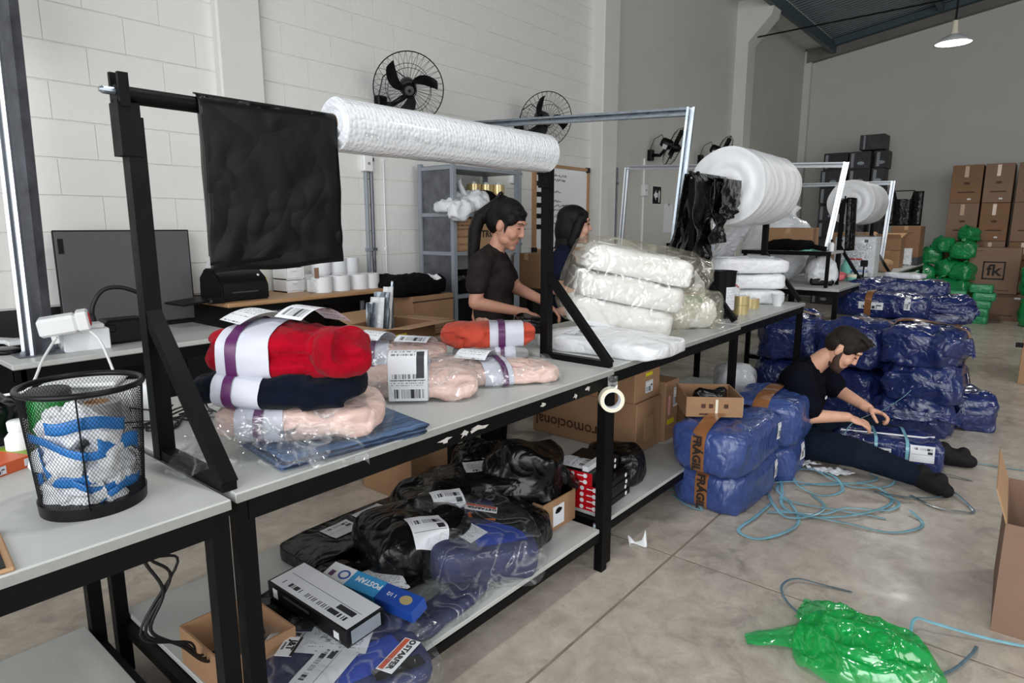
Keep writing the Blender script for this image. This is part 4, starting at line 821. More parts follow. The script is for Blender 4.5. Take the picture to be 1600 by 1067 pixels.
# pale pink bags
t, bv = bundle('pale pink bagged fleece at the back left of the pink group', (1.77, 2.10, TZ), -.75, (.42, .24, .105), 'fleece_pink', (-.2, .1), 51, film_=(1.18, 1.15), lobe=9, folds=.012); flap_label(t, (-.08, .0, .10), (.8, -.6, 0), .12, .15, 'text_sheet', .05, .5); flap_label(t, (.08, -.01, .095), (.9, -.4, 0), .15, .13, 'shipping_label', .04, .4)
t, bv = bundle('pale pink bagged fleece at the front, with a long white label hanging down', (1.50, 1.665, TZ), -.80, (.42, .25, .11), 'fleece_pink', (-.03, .1), 57, stripe=False, film_=(1.06, 1.06), lobe=9, folds=.012)
obj('shipping_label', sheet(6, 16, lambda u, v: (-.03 + (u - .5) * .13, (-.142 - .012 * math.sin(v * 2)) if v < .55 else (-.142 + .17 * (v - .55) / .45), (.012 + .16 * v) if v < .55 else (.10 + .075 * math.sin(PI * (.25 + .75 * (v - .55) / .45))))), 'shipping_label', t, smooth=True)
t, bv = bundle('flat pale pink bagged fleece at the front edge, right of the pink group', (1.86, 1.57, TZ), -.62, (.40, .25, .075), 'fleece_pink', (-.13, .11), 63, film_=(1.08, 1.1), sp=.7, lobe=9, folds=.01); flap_label(t, (-.1, .05, .07), (.8, -.6, 0), .13, .15, 'text_sheet', .05, .45)
t, bv = bundle('pale pink bagged fleece between the front pink bag and the grey fleece', (1.86, 1.80, TZ), -.35, (.34, .18, .07), 'fleece_pink', None, 68, film_=(1.08, 1.1), lobe=9, folds=.01)
t, bv = bundle('grey fleece bundle underneath the coral one', (2.10, 1.86, TZ), -.80, (.34, .18, .07), 'fleece_grey', (.18, .09), 71, lobe=-.1)
t, bv = bundle('coral orange fleece bundle on top of the grey one', (2.12, 1.90, TZ + .06), -.80, (.42, .20, .115), 'fleece_coral', (.2, .15), 77, folds=.06, lobe=-.18)
rolled_end(t, (-.10, -.025, .0), -.15, (.20, .17, .112), 'fleece_coral', 9, 34, .04)
obj('small_print', decal(bv, (.13, -.09, .06), (1, 0, 0), (0, 0, 1), .03, .03, (0, 1, 0), 4, 4, off=.008), 'small_label', t)
t = thing('tape_jumbo_roll', 'wide amber tape roll standing behind the red fleece', 'tape roll', (1.10, 2.16, TZ)); obj('wound_tape', lathe([(.04, 0), (.068, 0), (.068, .15), (.04, .15), (.04, 0)], seg=32, caps=False), 'gold_film', t, smooth=True, sharp=40); obj('core', lathe([(.037, -.0), (.041, 0), (.041, .152), (.037, .152), (.037, 0)], seg=24, caps=False), 'cardboard_pale', t)
t = thing('tape_ring', 'beige tape roll hanging on the front rail of the second bench', 'tape roll', (2.21, 1.30, .80), rot=Vector((-.72, -.69, .05)).to_track_quat('Z', 'Y').to_euler()); obj('wound_tape', lathe([(.036, -.022), (.05, -.022), (.05, .022), (.036, .022), (.036, -.022)], seg=36, caps=False), 'cream_plastic', t, smooth=True, sharp=40); obj('core', lathe([(.034, -.022), (.0365, -.022), (.0365, .022), (.034, .022), (.034, -.022)], seg=36, caps=False), 'white_paper', t); obj('loose_end', bx(-.02, .02, .048, .10, .018, .022), 'clear_film', t)
# ================================================================ WIRE WASTE BIN AND THE NEAREST BENCH
t = thing('wire_waste_bin', 'black wire mesh waste bin full of white paper and blue strips', 'waste bin', (.43, 1.53, TZ)); R0, R1, BH = .096, .112, .262
bm = NB(); nu, nv = 92, 46; V = [[bm.verts.new(((R0 + (R1 - R0) * j / nv) * math.cos(2 * PI * (i + .5 * (j % 2)) / nu), (R0 + (R1 - R0) * j / nv) * math.sin(2 * PI * (i + .5 * (j % 2)) / nu), .02 + (BH - .02) * j / nv)) for i in range(nu)] for j in range(nv + 1)]
for j in range(nv - 1):
    for i in range(nu):
        if j % 2 == 0: q = (V[j][i], V[j + 1][i], V[j + 2][i], V[j + 1][i - 1])
        else: q = (V[j][i], V[j + 1][(i + 1) % nu], V[j + 2][i], V[j + 1][i])
        bm.faces.new(q)
bmesh.ops.remove_doubles(bm, verts=bm.verts, dist=1e-6)
r_ = bmesh.ops.wireframe(bm, faces=list(bm.faces), thickness=.0011, use_replace=True, use_boundary=True, use_even_offset=False)
o = obj('mesh_wall', bm, 'black_steel', t); o['kind'] = 'stuff'
obj('rim', tube([(R1 * math.cos(2 * PI * i / 48), R1 * math.sin(2 * PI * i / 48), BH) for i in range(48)], .0065, seg=8, closed=True), 'black_plastic', t, smooth=True)
obj('base_band', lathe([(R0 - .002, 0), (R0 + .003, 0), (R0 + .005, .026), (R0 - .001, .026)], seg=48, caps=True), 'black_plastic', t, smooth=True, sharp=40)
obj('seam_strip', bx(-.006, .006, -R1 - .0, -R1 + .002, .03, .03 + .001), 'black_steel', t)
for k in range(1):
    a = -1.95; obj('seam_strip', tube([((R0 + .002) * math.cos(a), (R0 + .002) * math.sin(a), .02), ((R1 + .001) * math.cos(a), (R1 + .001) * math.sin(a), BH)], .006, seg=4, r2=.0015), 'black_steel', t)
rr = random.Random(12)
def wad(s, seed): return sack((s, s * .9, s * .85), 1.0, 1.0, 22, 14, s * .22, 9 / s * .12, s * .28, 14 / s * .12, seed, flat=1.0)
wm = []
for k in range(4): o = obj('w', wad(.1, 60 + k), 'white_paper'); wm.append(o.data); bpy.data.objects.remove(o)
for lay, (zz, n, rad) in enumerate(((.012, 6, .046), (.055, 6, .048), (.1, 6, .05), (.14, 5, .045), (.172, 4, .04))):
    for i in range(n):
        a = 2 * PI * i / n + lay * .5; t = thing('crumpled_paper', 'crumpled white paper stuffed inside the wire waste bin', 'paper', (.43 + rad * math.cos(a), 1.53 + rad * math.sin(a), TZ + zz), rz=a * 1.7, group='crumpled papers in the wire waste bin'); o = obj('sheet', wm[(i + lay) % 4], None, t, rot=(a, lay, 0)); o.location = (0, 0, .0); s = .62; o.scale = (s, s, s)
mat('blue_strip', (44, 124, 200), .4, var=.2, vs=14, coat=.2)
for k, (z0, a0, a1, dz, w_) in enumerate(((.165, 2.9, 5.0, -.035, .009), (.125, 2.7, 4.5, -.06, .012), (.075, 3.9, 5.6, -.03, .008), (.15, 4.6, 5.8, -.02, .016), (.20, 3.6, 5.3, -.01, .013), (.035, 4.4, 5.9, .02, .008), (.10, 2.4, 3.2, -.02, .012))):
    def strip(u, v):
        a = a0 + (a1 - a0) * u; z = z0 + dz * u + (v - .5) * w_ * 2 + .008 * math.sin(u * 7 + k); r = R0 + (R1 - R0) * z / BH - .006 - .012 * abs(math.sin(u * 4 + k)) ; return (r * math.cos(a), r * math.sin(a), z)
    tag(obj('blue_strip', solid(sheet(18, 3, strip), .001), 'blue_strip', loc=(.43, 1.53, TZ), smooth=True), 'torn blue plastic strip among the papers in the wire waste bin', 'plastic strip', 'blue strips in the wire waste bin')
t = thing('white_bottle', 'small white pill bottle left of the wire waste bin', 'bottle', (.405, 1.97, TZ)); obj('body', lathe([(0, 0), (.028, 0), (.031, .006), (.031, .06), (.02, .074), (.018, .08)], seg=24), 'white_plastic', t, smooth=True, sharp=50); obj('cap', lathe([(.022, .078), (.023, .1), (.02, .103), (0, .103)], seg=24), 'white_gloss', t, smooth=True, sharp=50)
mat('orange_print', (214, 96, 52), .45); mat('lime_print', (140, 168, 48), .45); mat('green_tin', (36, 138, 62), .35, var=.15, vs=12)
t = thing('medicine_box', 'flat orange and green printed box at the left edge', 'box', (.355, 1.90, TZ), rz=.42); obj('body', bx(-.10, .07, -.03, .09, 0, .03, r=.001), 'orange_print', t); obj('green_end', bx(.04, .0705, -.0305, .0905, -.0, .0305), 'lime_print', t); obj('barcode', sheet(1, 1, lambda u, v: (-.06 + u * .04, -.0312, .005 + v * .02)), 'small_label', t); obj('sticker', bx(.025, .037, -.0315, -.03, .006, .024), 'white_paper', t)
t = thing('green_tin', 'green tin with a grey lid seen through the wire waste bin', 'tin', (.50, 2.06, TZ)); obj('body', lathe([(0, 0), (.052, 0), (.052, .13), (.048, .135)], seg=24), 'green_tin', t, smooth=True, sharp=50); obj('lid', lathe([(.053, .13), (.053, .148), (.048, .152), (0, .152)], seg=24), 'dark_grey_shell', t, smooth=True, sharp=50)
t = thing('white_router', 'white router box behind the wire waste bin', 'router', (.66, 2.13, TZ), rz=-.6); obj('body', box((.02, .03, .06), (.27, .1, .12), r=.02, seg=2), 'white_plastic', t, smooth=True, sharp=50); obj('cover_plate', box((-.05, .0, .135), (.2, .14, .014), r=.005), 'white_plastic', t)
t = thing('grey_tape_roll', 'grey tape roll leaning behind the wire waste bin', 'tape roll', (.60, 2.02, TZ)); obj('wound_tape', lathe([(.03, 0), (.06, 0), (.06, .1), (.03, .1), (.03, 0)], seg=28, caps=False), 'fleece_grey', t, smooth=True, sharp=40); obj('core', lathe([(.027, 0), (.031, 0), (.031, .102), (.027, .102), (.027, 0)], seg=20, caps=False), 'cardboard_pale', t)
t = thing('black_camera_bag', 'black bag with metal rings at the left picture edge', 'bag', (.33, 2.18, TZ), rz=.2); obj('bag', sack((.24, .16, .14), .6, .6, 30, 18, .02, 10, .01, 16, 5), 'black_bag', t, smooth=True); obj('strap', tube([(-.1, -.08, .05), (-.06, -.1, .12), (.02, -.09, .15), (.08, -.06, .1)], .009, seg=6, r2=.003), 'black_plastic', t); obj('ring', tube([(-.04 + .014 * math.cos(a * PI / 6), -.095, .06 + .014 * math.sin(a * PI / 6)) for a in range(12)], .002, seg=5, closed=True), 'galvanised', t)
t = thing('tablet_pad', 'dark tablet in a tan case lying on the bench at the left edge', 'tablet', (.20, 1.42, TZ), rz=-.1); obj('case', box((-.02, .0, .004), (.14, .2, .008), r=.003), 'cardboard_pale', t); obj('screen', box((-.025, .0, .0085), (.125, .185, .003), r=.001), 'black_plastic', t)
t = thing('black_cable_heap', 'tangle of thin black cables on the bench behind the brace', 'cables', (.80, 1.98, TZ))
for k in range(5):
    r3 = random.Random(70 + k); obj('cable', tube([(-.1 + .2 * i / 16 + r3.uniform(-.02, .02), .06 * math.sin(i * .8 + k * 1.3) + r3.uniform(-.02, .02), .005 + abs(.05 * math.sin(i * .6 + k)) * (k % 2)) for i in range(17)], .003, seg=5), 'rubber_black', t, smooth=True)
t = thing('hanging_cables', 'thin black cables hanging under the nearest bench into a carton', 'cables', (.57, 1.60, .20))
for k in range(3): obj('cable', tube(curve([(-.04 + .012 * k, -.05, .63), (-.05 + .01 * k, -.04, .53), (-.01 + .02 * k, -.03, .42 + .03 * k), (-.04 - .012 * k, -.01, .32), (.05 + .01 * k, .05, .2), (.12, .08 + .02 * k, .1), (.2, .12 - .03 * k, .06 + .03 * k)]), .0045 - .0006 * k, seg=6), 'rubber_black', t, smooth=True)
open_carton('open brown carton on the lower shelf behind the paired bench legs', (.70, 1.60, .202), (.22, .27, .12), 'cardboard', flaps=(0, 0, 0, 0))
# ================================================================ THIRD BENCH: WHITE PACKS
def wpack(label, loc, rot, size, seed, m='white_film', name='white_pack', lab=None, group='white wrapped packs'):
    t = thing(name, label, 'pack', loc, rot=rot, group=group); g = sack(size, .40, .32, 60, 26, .012, 6, .007, 10, seed); bv = bvh(g); obj('wrapped_body', g, m, t, smooth=True)
    obj('seal_seam', bx(-size[0] * .4, size[0] * .4, -.004, .004, size[2] * .905, size[2] * .93), 'white_gloss', t)
    if lab: obj('label', decal(bv, lab[0], (1, .1, 0), (-.1, 1, 0), lab[1], lab[2], (0, 0, -1), 8, 8), 'small_label', t)
    return t
wpack('flat white pack lying at the front edge, under the big clear bag', (2.655, 1.58, TZ), (0, 0, .03), (.40, .66, .085), 5, lab=((-.06, .14, .08), .13, .12))
c0 = Vector((3.04, 1.735, TZ + .052)); ax = Vector((.637, -.77, 0))
for k in range(3):
    p = c0 + Vector((0, 0, .135 * k)) + ax * (-.04 + .045 * k)
    wpack('%s white pack inside the big clear bag' % ('lowest', 'middle', 'topmost')[k], p, (0, .17 + .015 * k, -.88), (.56, .37, .155), 15 + k, lab=((.05, -.02, .14), .14, .08) if k == 2 else None)
t = thing('big_clear_bag', 'big creased clear bag wrapped round three white packs', 'bag', c0 - Vector((0, 0, .008)), rot=(0, .18, -.88))
obj('film', sack((.72, .43, .47), .38, .34, 72, 44, .016, 6, .018, 9, 77, flat=.96, fn=lambda p: Vector((p.x * (1 + .05 * p.z / .24) + .2 * (p.z + .235) - .05, p.y, p.z))), 'cream_film', t, smooth=True); obj('twisted_tail', sheet(20, 16, lambda u, v: (.30 + .22 * v, -.12 + .24 * u * (1 - .4 * v), .12 + .20 * u * (1 - .2 * v) - .05 * v + .02 * ridge((u * 5, v * 5, 0), 1, 3))), 'cream_film', t, smooth=True)
t = thing('white_sack', 'rounded white sack with a green label beside the big clear bag', 'bag', (3.57, 1.60, TZ), rz=-.8); g = sack((.34, .24, .2), .8, .7, 40, 24, .015, 7, .008, 12, 4); bv = bvh(g); obj('bag', g, 'white_film', t, smooth=True); obj('green_label', decal(bv, (.0, -.06, .15), (1, 0, 0), (0, .7, .7), .1, .07, (0, .7, -.7), 6, 6), 'green_pack', t); obj('print', decal(bv, (.0, -.1, .08), (1, 0, 0), (0, .4, .9), .09, .06, (0, .9, -.4), 6, 6), 'text_sheet', t); obj('clear_wrap', sack((.37, .27, .25), .5, .5, 40, 24, .015, 7, .015, 10, 14), 'cream_film', t, smooth=True)
t = thing('black_bin', 'black bin with a white paper label at the bench end', 'bin', (4.10, 1.62, TZ)); obj('flange', lathe([(0, 0), (.125, 0), (.125, .012), (.09, .02)], seg=32), 'black_plastic', t, smooth=True, sharp=40); g = lathe([(.088, .015), (.1, .29), (.104, .3), (.1, .3), (.084, .03)], seg=32); obj('barrel', g, 'black_plastic', t, smooth=True, sharp=50)
obj('paper_label', sheet(8, 4, lambda u, v: (.1005 * math.cos(-2.35 + u * .8), .1005 * math.sin(-2.35 + u * .8), .05 + v * .15)), 'text_sheet', t, smooth=True); obj('liner', sheet(24, 5, lambda u, v: ((.106 + .01 * math.sin(u * 40) * v) * math.cos(-1.2 + u * 2.2), (.106 + .01 * math.sin(u * 40) * v) * math.sin(-1.2 + u * 2.2), .14 + v * .16)), 'clear_film', t, smooth=True)
for k in range(2):
    t = thing('tape_roll', '%s beige tape roll of the pair beside the black bin' % ('lower', 'upper')[k], 'tape roll', (4.32, 1.56, TZ + k * .062), group='beige tape rolls on the bench'); obj('wound_tape', lathe([(.036, 0), (.056, 0), (.056, .06), (.036, .06), (.036, 0)], seg=28, caps=False), 'gold_film', t, smooth=True, sharp=40); obj('core', lathe([(.034, 0), (.037, 0), (.037, .061), (.034, .061), (.034, 0)], seg=20, caps=False), 'white_paper', t)
t = thing('tape_roll', 'single beige tape roll right of the stacked pair', 'tape roll', (4.68, 1.62, TZ), group='beige tape rolls on the bench'); obj('wound_tape', lathe([(.036, 0), (.066, 0), (.066, .07), (.036, .07), (.036, 0)], seg=28, caps=False), 'gold_film', t, smooth=True, sharp=40); obj('core', lathe([(.034, 0), (.037, 0), (.037, .071), (.034, .071), (.034, 0)], seg=20, caps=False), 'white_paper', t)
t = thing('paper_cup', 'small white paper cup before the stacked white packs', 'cup', (4.92, 1.50, TZ)); obj('cup', lathe([(.03, 0), (.045, .09), (.047, .092), (.043, .09), (.028, .004)], seg=20), 'white_paper', t, smooth=True, sharp=50); obj('rim', tube([(.046 * math.cos(a * PI / 10), .046 * math.sin(a * PI / 10), .09) for a in range(20)], .003, seg=5, closed=True), 'white_gloss', t)
for k, (dx, h, lb) in enumerate(((0, .12, 'bottom'), (-.02, .12, 'second'), (.0, .12, 'top'))):
    wpack('%s white pack of the stack under the big white roll' % lb, (4.98 + dx, 1.80 - .01 * k, TZ + .118 * k), (0, 0, -.82 + .05 * k), (.60, .34, .125), 40 + k, m='white_film' if k < 2 else 'white_film')
t = thing('white_mailer', 'white paper mailer with a dark red label behind the black bin', 'mailer', (4.45, 1.90, TZ + .12), rot=(.1, .25, -.6)); g = sack((.5, .3, .14), .5, .4, 40, 18, .01, 7, .006, 12, 9); bv = bvh(g); obj('mailer', g, 'white_paper', t, smooth=True); obj('red_label', decal(bv, (.16, -.1, .1), (1, 0, 0), (0, 1, .3), .11, .07, (0, .3, -1), 6, 4), 'red_glossy', t)
t = thing('white_mailer', 'lower white paper mailer lying flat behind the black bin', 'mailer', (4.42, 1.86, TZ), rot=(0, 0, -.7)); obj('mailer', sack((.52, .32, .12), .4, .4, 40, 18, .01, 7, .006, 12, 19), 'white_paper', t, smooth=True); obj('flap', bx(-.1, .1, -.15, -.1, .1, .106), 'white_gloss', t)
# ================================================================ FAR BENCHES
t = thing('raised_shelf', 'raised black-edged shelf over the start of the far bench', 'shelf', (6.62, 1.56, TZ)); obj('shelf_board', bx(0, .48, 0, .85, .32, .345), 'laminate', t); obj('front_edge', bx(-.004, 0, 0, .85, .305, .345), 'black_steel', t)
for a in ((.03, .03), (.45, .03), (.03, .82), (.45, .82)): obj('leg', bx(a[0] - .015, a[0] + .015, a[1] - .015, a[1] + .015, 0, .32), 'black_steel', t)
t = thing('black_garment', 'black garment heaped on the raised shelf', 'clothing', (6.73, 1.98, TZ + .345)); obj('heap', sack((.2, .5, .12), .9, .8, 26, 14, .02, 8, .01, 12, 6), 'trousers_black', t, smooth=True); obj('sleeve', tube([(0, -.2, .05), (-.05, -.3, .03), (-.04, -.36, .02)], .025, seg=6), 'trousers_black', t)
mat('mint', (126, 206, 190), .5)
t = thing('mint_slips', 'mint green paper slips on the raised shelf', 'paper', (6.78, 1.80, TZ + .345)); obj('slip', box((0, 0, .012), (.1, .2, .024), r=.004), 'mint', t); obj('slip', box((-.06, .05, .006), (.1, .2, .012), r=.002), 'mint', t)
t = thing('white_bottle', 'small white dispenser bottle at the foot of the portal post on the raised shelf', 'bottle', (6.78, 1.60, TZ + .345)); obj('body', lathe([(0, 0), (.025, 0), (.025, .07), (.01, .085)], seg=16), 'white_plastic', t, smooth=True, sharp=50); obj('pump', lathe([(.008, .085), (.012, .11), (0, .112)], seg=10), 'black_plastic', t)
mat('pink_pouch', (232, 128, 134), .5, var=.1)
t = thing('pink_pouch', 'pink pouch lying on the far bench', 'pouch', (7.55, 1.78, TZ), rz=-.8); obj('pouch', sack((.34, .14, .09), .7, .7, 28, 14, .01, 10, .01, 14, 3), 'pink_pouch', t, smooth=True); obj('handle', tube([(.12 + .06 * math.cos(a * .5), -.02, .05 + .04 * math.sin(a * .5)) for a in range(13)], .009, seg=6), 'pink_pouch', t)
t = thing('mint_bottle', 'tall mint green bottle beside the rack brace', 'bottle', (7.72, 1.66, TZ)); obj('body', lathe([(0, 0), (.05, 0), (.05, .16), (.022, .21), (.02, .23)], seg=20), 'mint', t, smooth=True, sharp=50); obj('cap', lathe([(.022, .23), (.022, .27), (0, .272)], seg=16), 'white_plastic', t)
t = thing('cream_jar', 'squat jar with a cream lid on the far bench', 'jar', (7.62, 1.56, TZ)); obj('jar', lathe([(0, 0), (.05, 0), (.055, .02), (.05, .05)], seg=24), 'mint', t, smooth=True, sharp=50); obj('lid', lathe([(.058, .045), (.058, .075), (.05, .08), (0, .08)], seg=24), 'cream_plastic', t, smooth=True, sharp=50)
t = thing('white_bag', 'crumpled grey-white bag with dark base on the far bench', 'bag', (7.0, 1.72, TZ), rz=.3); obj('bag', sack((.28, .26, .3), .8, .7, 30, 18, .03, 8, .03, 12, 9), 'white_film', t, smooth=True); obj('dark_base', box((0, 0, .04), (.26, .22, .08), r=.02), 'black_plastic', t)
t = thing('white_product_carton', 'white printed carton behind the rack brace on the far bench', 'box', (8.22, 1.48, TZ), rz=.05); obj('body', bx(0, .36, 0, .42, 0, .46, r=.004), 'white_paper', t); obj('printed_panel', sheet(1, 1, lambda u, v: (-.002, .40 - u * .38, .03 + v * .38)), 'text_sheet', t); obj('red_print', bx(-.003, 0, .12, .3, .2, .22), 'red_glossy', t); obj('blue_print', bx(-.003, 0, .05, .3, .04, .08), 'blue_strip', t)
for yy in (.08, .34): obj('corner_mark', bx(-.004, 0, yy, yy + .04, .40, .43), 'dark_grey_shell', t)
t = thing('clear_bag', 'clear plastic bag pulled over the white printed carton', 'bag', (8.39, 1.70, TZ)); obj('film', sack((.50, .52, .52), .3, .3, 40, 26, .02, 6, .02, 9, 3), 'clear_film', t, smooth=True); obj('tail', tube([(0, 0, .48), (.02, .05, .56), (.06, .08, .6)], [.06, .02, .05], seg=8), 'clear_film', t)
t = thing('small_white_box', 'low white box in front of the white printed carton', 'box', (8.0, 1.50, TZ)); obj('body', bx(0, .16, 0, .16, 0, .07, r=.003), 'white_paper', t); obj('print', bx(-.002, 0, .03, .12, .02, .05), 'dark_grey_shell', t)
t = thing('scanner_stand', 'small black square scanner on a stand at the bench edge', 'scanner', (7.9, 1.52, TZ)); obj('stem', tube([(0, 0, 0), (0, 0, .16)], .008, seg=6), 'black_plastic', t); obj('head', box((0, 0, .18), (.03, .07, .07), r=.006), 'black_plastic', t)
carton('brown carton standing long side on, behind the stacked white packs', (6.84, 1.80, TZ + .347), (.24, .46, .22), 'cardboard')
t = thing('rolled_film', 'heap of grey plastic film under the big white roll', 'plastic film', (4.75, 2.05, TZ)); obj('heap', sack((.7, .34, .36), .8, .7, 40, 22, .03, 6, .03, 9, 12), 'white_film', t, smooth=True); obj('loose_end', solid(sheet(10, 10, lambda u, v: (-.3 + u * .4, -.17 - .06 * v, .2 - .18 * v + .02 * nz((u * 5, v * 5, 0), 1, 2))), .003), 'white_film', t, smooth=True)
carton('tall brown carton on the far bench, right end', (11.25, 1.46, TZ + .12), (.45, .38, .46), 'cardboard_dark'); carton('black-based low carton under the tall brown carton', (11.22, 1.455, TZ), (.5, .44, .118), 'dark_carton', tape=False)
open_carton('open brown carton with raised flap on the far bench', (10.35, 1.56, TZ + .25), (.34, .30, .16), 'cardboard', flaps=(1, 1, 1, 1), ang=(.9, .6, .8, .5), fl=.12); carton('closed brown carton under the open one on the far bench', (10.35, 1.56, TZ), (.34, .30, .245), 'cardboard')
carton('brown carton behind the clear film of the second roll', (9.3, 1.80, TZ), (.4, .4, .5), 'cardboard_pale', tape=False)
t = thing('sign_holder', 'small clear sign holder with a white card on the far bench', 'sign', (10.95, 1.50, TZ), rz=.0); obj('card', bx(0, .01, 0, .15, .03, .26), 'white_paper', t); obj('holder', bx(-.004, .014, -.01, .2, .0, .27), 'clear_film', t)
t = thing('kraft_bag', 'pale crumpled kraft bag by the far rack brace', 'bag', (9.45, 1.60, TZ)); obj('bag', sack((.3, .2, .16), .6, .5, 26, 16, .02, 8, .015, 12, 4), 'cardboard_pale', t, smooth=True); obj('fold', bx(-.12, .12, -.1, -.09, .08, .1), 'cardboard', t)
# ================================================================ LOWER SHELF OF THE SECOND BENCH
SZ = .202
def bag(label, loc, rz, size, seed, m='black_bag', labels=(), e=.5, eh=.5, wr=.016, wf=5, cr=.014, cf=6, tail=None, name='mailer_bag', group=None, rot=None, cat='bag'):
    t = thing(name, label, cat, loc, rz, group, rot); g = sack(size, e, eh, 60, 34, wr, wf, cr, cf, seed); bv = bvh(g); obj('bag_body', g, m, t, smooth=True)
    for (o_, a, w_, h_, mm, d) in labels:
        ux = Vector((math.cos(a), math.sin(a), 0)); dv = Vector(d).normalized(); ux = (ux - dv * ux.dot(dv)).normalized(); uy = -dv.cross(ux) if True else 0
        if uy.z < 0 and abs(dv.z) < .5: uy = -uy
        obj('shipping_label', decal(bv, o_, ux, uy, w_, h_, d, 12, 12, off=.004), mm, t, smooth=True)
    if tail: obj('gathered_end', tube(tail, [.02 + .05 * i / (len(tail) - 1) for i in range(len(tail))], seg=10), m, t, smooth=True)
    return t, bv
D = (0, 0, -1)
bag('long flat black parcel with two labels at the back of the lower shelf', (1.54, 2.08, SZ), .0, (.66, .28, .075), 3, labels=(((-.10, .02, .07), .1, .14, .10, 'shipping_label_b', D), ((.08, .05, .07), .1, .15, .09, 'shipping_label', D)), e=.25, eh=.25, wr=.008, cr=.008)
bag('black bag with a folded label poking up behind the flat parcel', (1.93, 2.05, SZ), .2, (.32, .26, .16), 8, labels=(((-.02, -.08, .12), .2, .16, .1, 'shipping_label_b', (0, .6, -.8)),), cr=.02)
t, bv = bag('large black bag with a square white label in the middle of the lower shelf', (1.52, 1.74, SZ + .02), -.3, (.42, .34, .22), 14, labels=(((.0, -.10, .16), -.25, .13, .14, 'shipping_label_b', (-.12, .72, -.68)),), cr=.02)
bag('black bag with a grey paper under the large labelled bag', (1.24, 1.72, SZ), -.7, (.32, .30, .10), 18, labels=(((.08, -.04, .11), .5, .14, .15, 'text_sheet', (0, .3, -1)),), cr=.02)
bag('flat black bag under the black cosmetics carton', (1.10, 1.76, SZ), .3, (.34, .40, .07), 28, e=.35, cr=.012, wr=.01)
# clear-bagged blue garments with maker's tags
mat('garment_blue', (34, 62, 158), .7, var=.2, vs=10, bump=.25, bs=18); mat('garment_navy', (38, 44, 84), .75, var=.25, vs=8, bump=.3, bs=16); mat('garment_orange', (214, 106, 46), .7); mat('tag_rust', (186, 84, 56), .45)
def garment(label, loc, rz, size, seed, tagpos, labels, rot=None):
    t = thing('bagged_garment', label, 'clothing', loc, rz, 'blue garments in clear bags', rot); g = sack(size, .35, .3, 64, 28, .006, 8, .003, 9, seed); bv = bvh(g); obj('garment', g, 'garment_navy', t, smooth=True)
    obj('blue_panel', decal(bv, (size[0] * .12, -size[1] * .2, size[2]), (1, .15, 0), (-.15, 1, 0), size[0] * .5, size[1] * .32, D, 16, 12, off=.002), 'garment_blue', t, smooth=True)
    obj('orange_panel', decal(bv, (size[0] * .05, size[1] * .08, size[2]), (1, -.3, 0), (.3, 1, 0), size[0] * .26, size[1] * .09, D, 10, 5, off=.0035), 'garment_orange', t, smooth=True)
    for (o_, a, w_, h_, mm) in labels: obj('shipping_label', decal(bv, o_, (math.cos(a), math.sin(a), 0), (-math.sin(a), math.cos(a), 0), w_, h_, D, 10, 10, off=.006), mm, t, smooth=True)
    p, a, w_ = tagpos; h_ = w_ * .36; hit = bv.ray_cast(Vector((p[0], p[1], 1)), Vector(D)); z = (hit[0].z if hit[0] is not None else size[2]) + .012
    tg = obj('maker_tag', box((0, 0, 0), (w_, h_, .002), r=.0006), 'white_paper', t, loc=(p[0], p[1], z), rot=(0, 0, a)); obj('tag_stripe', box((0, -h_ * .28, .0014), (w_ * .94, h_ * .3, .001)), 'tag_rust', tg)
    text('STARFER', h_ * .46, 'ink', tg, (w_ * .05, h_ * .12, .0014), (0, 0, 0), bold=.0008, sx=1.15); obj('tag_ring', lathe([(h_ * .1, .001), (h_ * .19, .001), (h_ * .19, .0018), (h_ * .1, .0018)], seg=14, caps=False, M=Matrix.Translation((-w_ * .41, h_ * .13, .0005))), 'ink', tg)
    obj('hang_card', box((p[0] - .03 * math.sin(-a), p[1] + .055 * math.cos(a), z - .003), (w_ * .95, h_ * .9, .0015), M=None), 'black_plastic', t)
    obj('clear_bag', sack((size[0] * 1.12, size[1] * 1.14, size[2] * 1.2), .3, .28, 64, 26, .008, 7, .01, 9, seed + 50), 'clear_film', t, smooth=True)
    return t, bv
t, bv = garment('clear-bagged blue garment with a maker tag at the front left of the lower shelf', (.98, 1.47, SZ), -.35, (.46, .40, .07), 31, ((.14, -.12), .62 + PI, .15), (((-.1, .1, .07), .95, .1, .2, 'shipping_label_b'), ((.02, .06, .075), -.55, .19, .15, 'text_sheet'), ((-.06, -.06, .08), .75, .19, .12, 'shipping_label_b')))
jt = obj('carrier_label', box((0, 0, 0), (.085, .05, .0015)), 'white_paper', t, loc=(-.13, .055, .093), rot=(0, 0, .95 + PI)); text('J&T', .03, 'ink', jt, (-.005, .004, .001), (0, 0, 0), bold=.001); text('EXPRESS', .009, 'ink', jt, (0, -.016, .001), (0, 0, 0)); obj('label_bar', box((0, .022, .001), (.085, .008, .001)), 'ink', jt)
t, bv = garment('clear-bagged blue garment with a maker tag at the right of the lower shelf', (1.70, 1.60, SZ + .03), -.55, (.42, .40, .15), 37, ((.03, .08), -.35 + PI, .13), (((-.08, -.04, .15), -.95, .18, .1, 'text_sheet'),), rot=(.12, .12, -.55))
t = thing('clear_bag', 'empty clear bag lying on the front edge of the lower shelf', 'bag', (1.40, 1.45, SZ), rz=.1); obj('film', sack((.50, .18, .07), .5, .4, 56, 20, .012, 8, .02, 12, 5), 'clear_film', t, smooth=True); obj('blue_lining', sack((.40, .13, .03), .5, .4, 30, 12, .008, 8, .006, 12, 6), 'garment_navy', t, smooth=True)
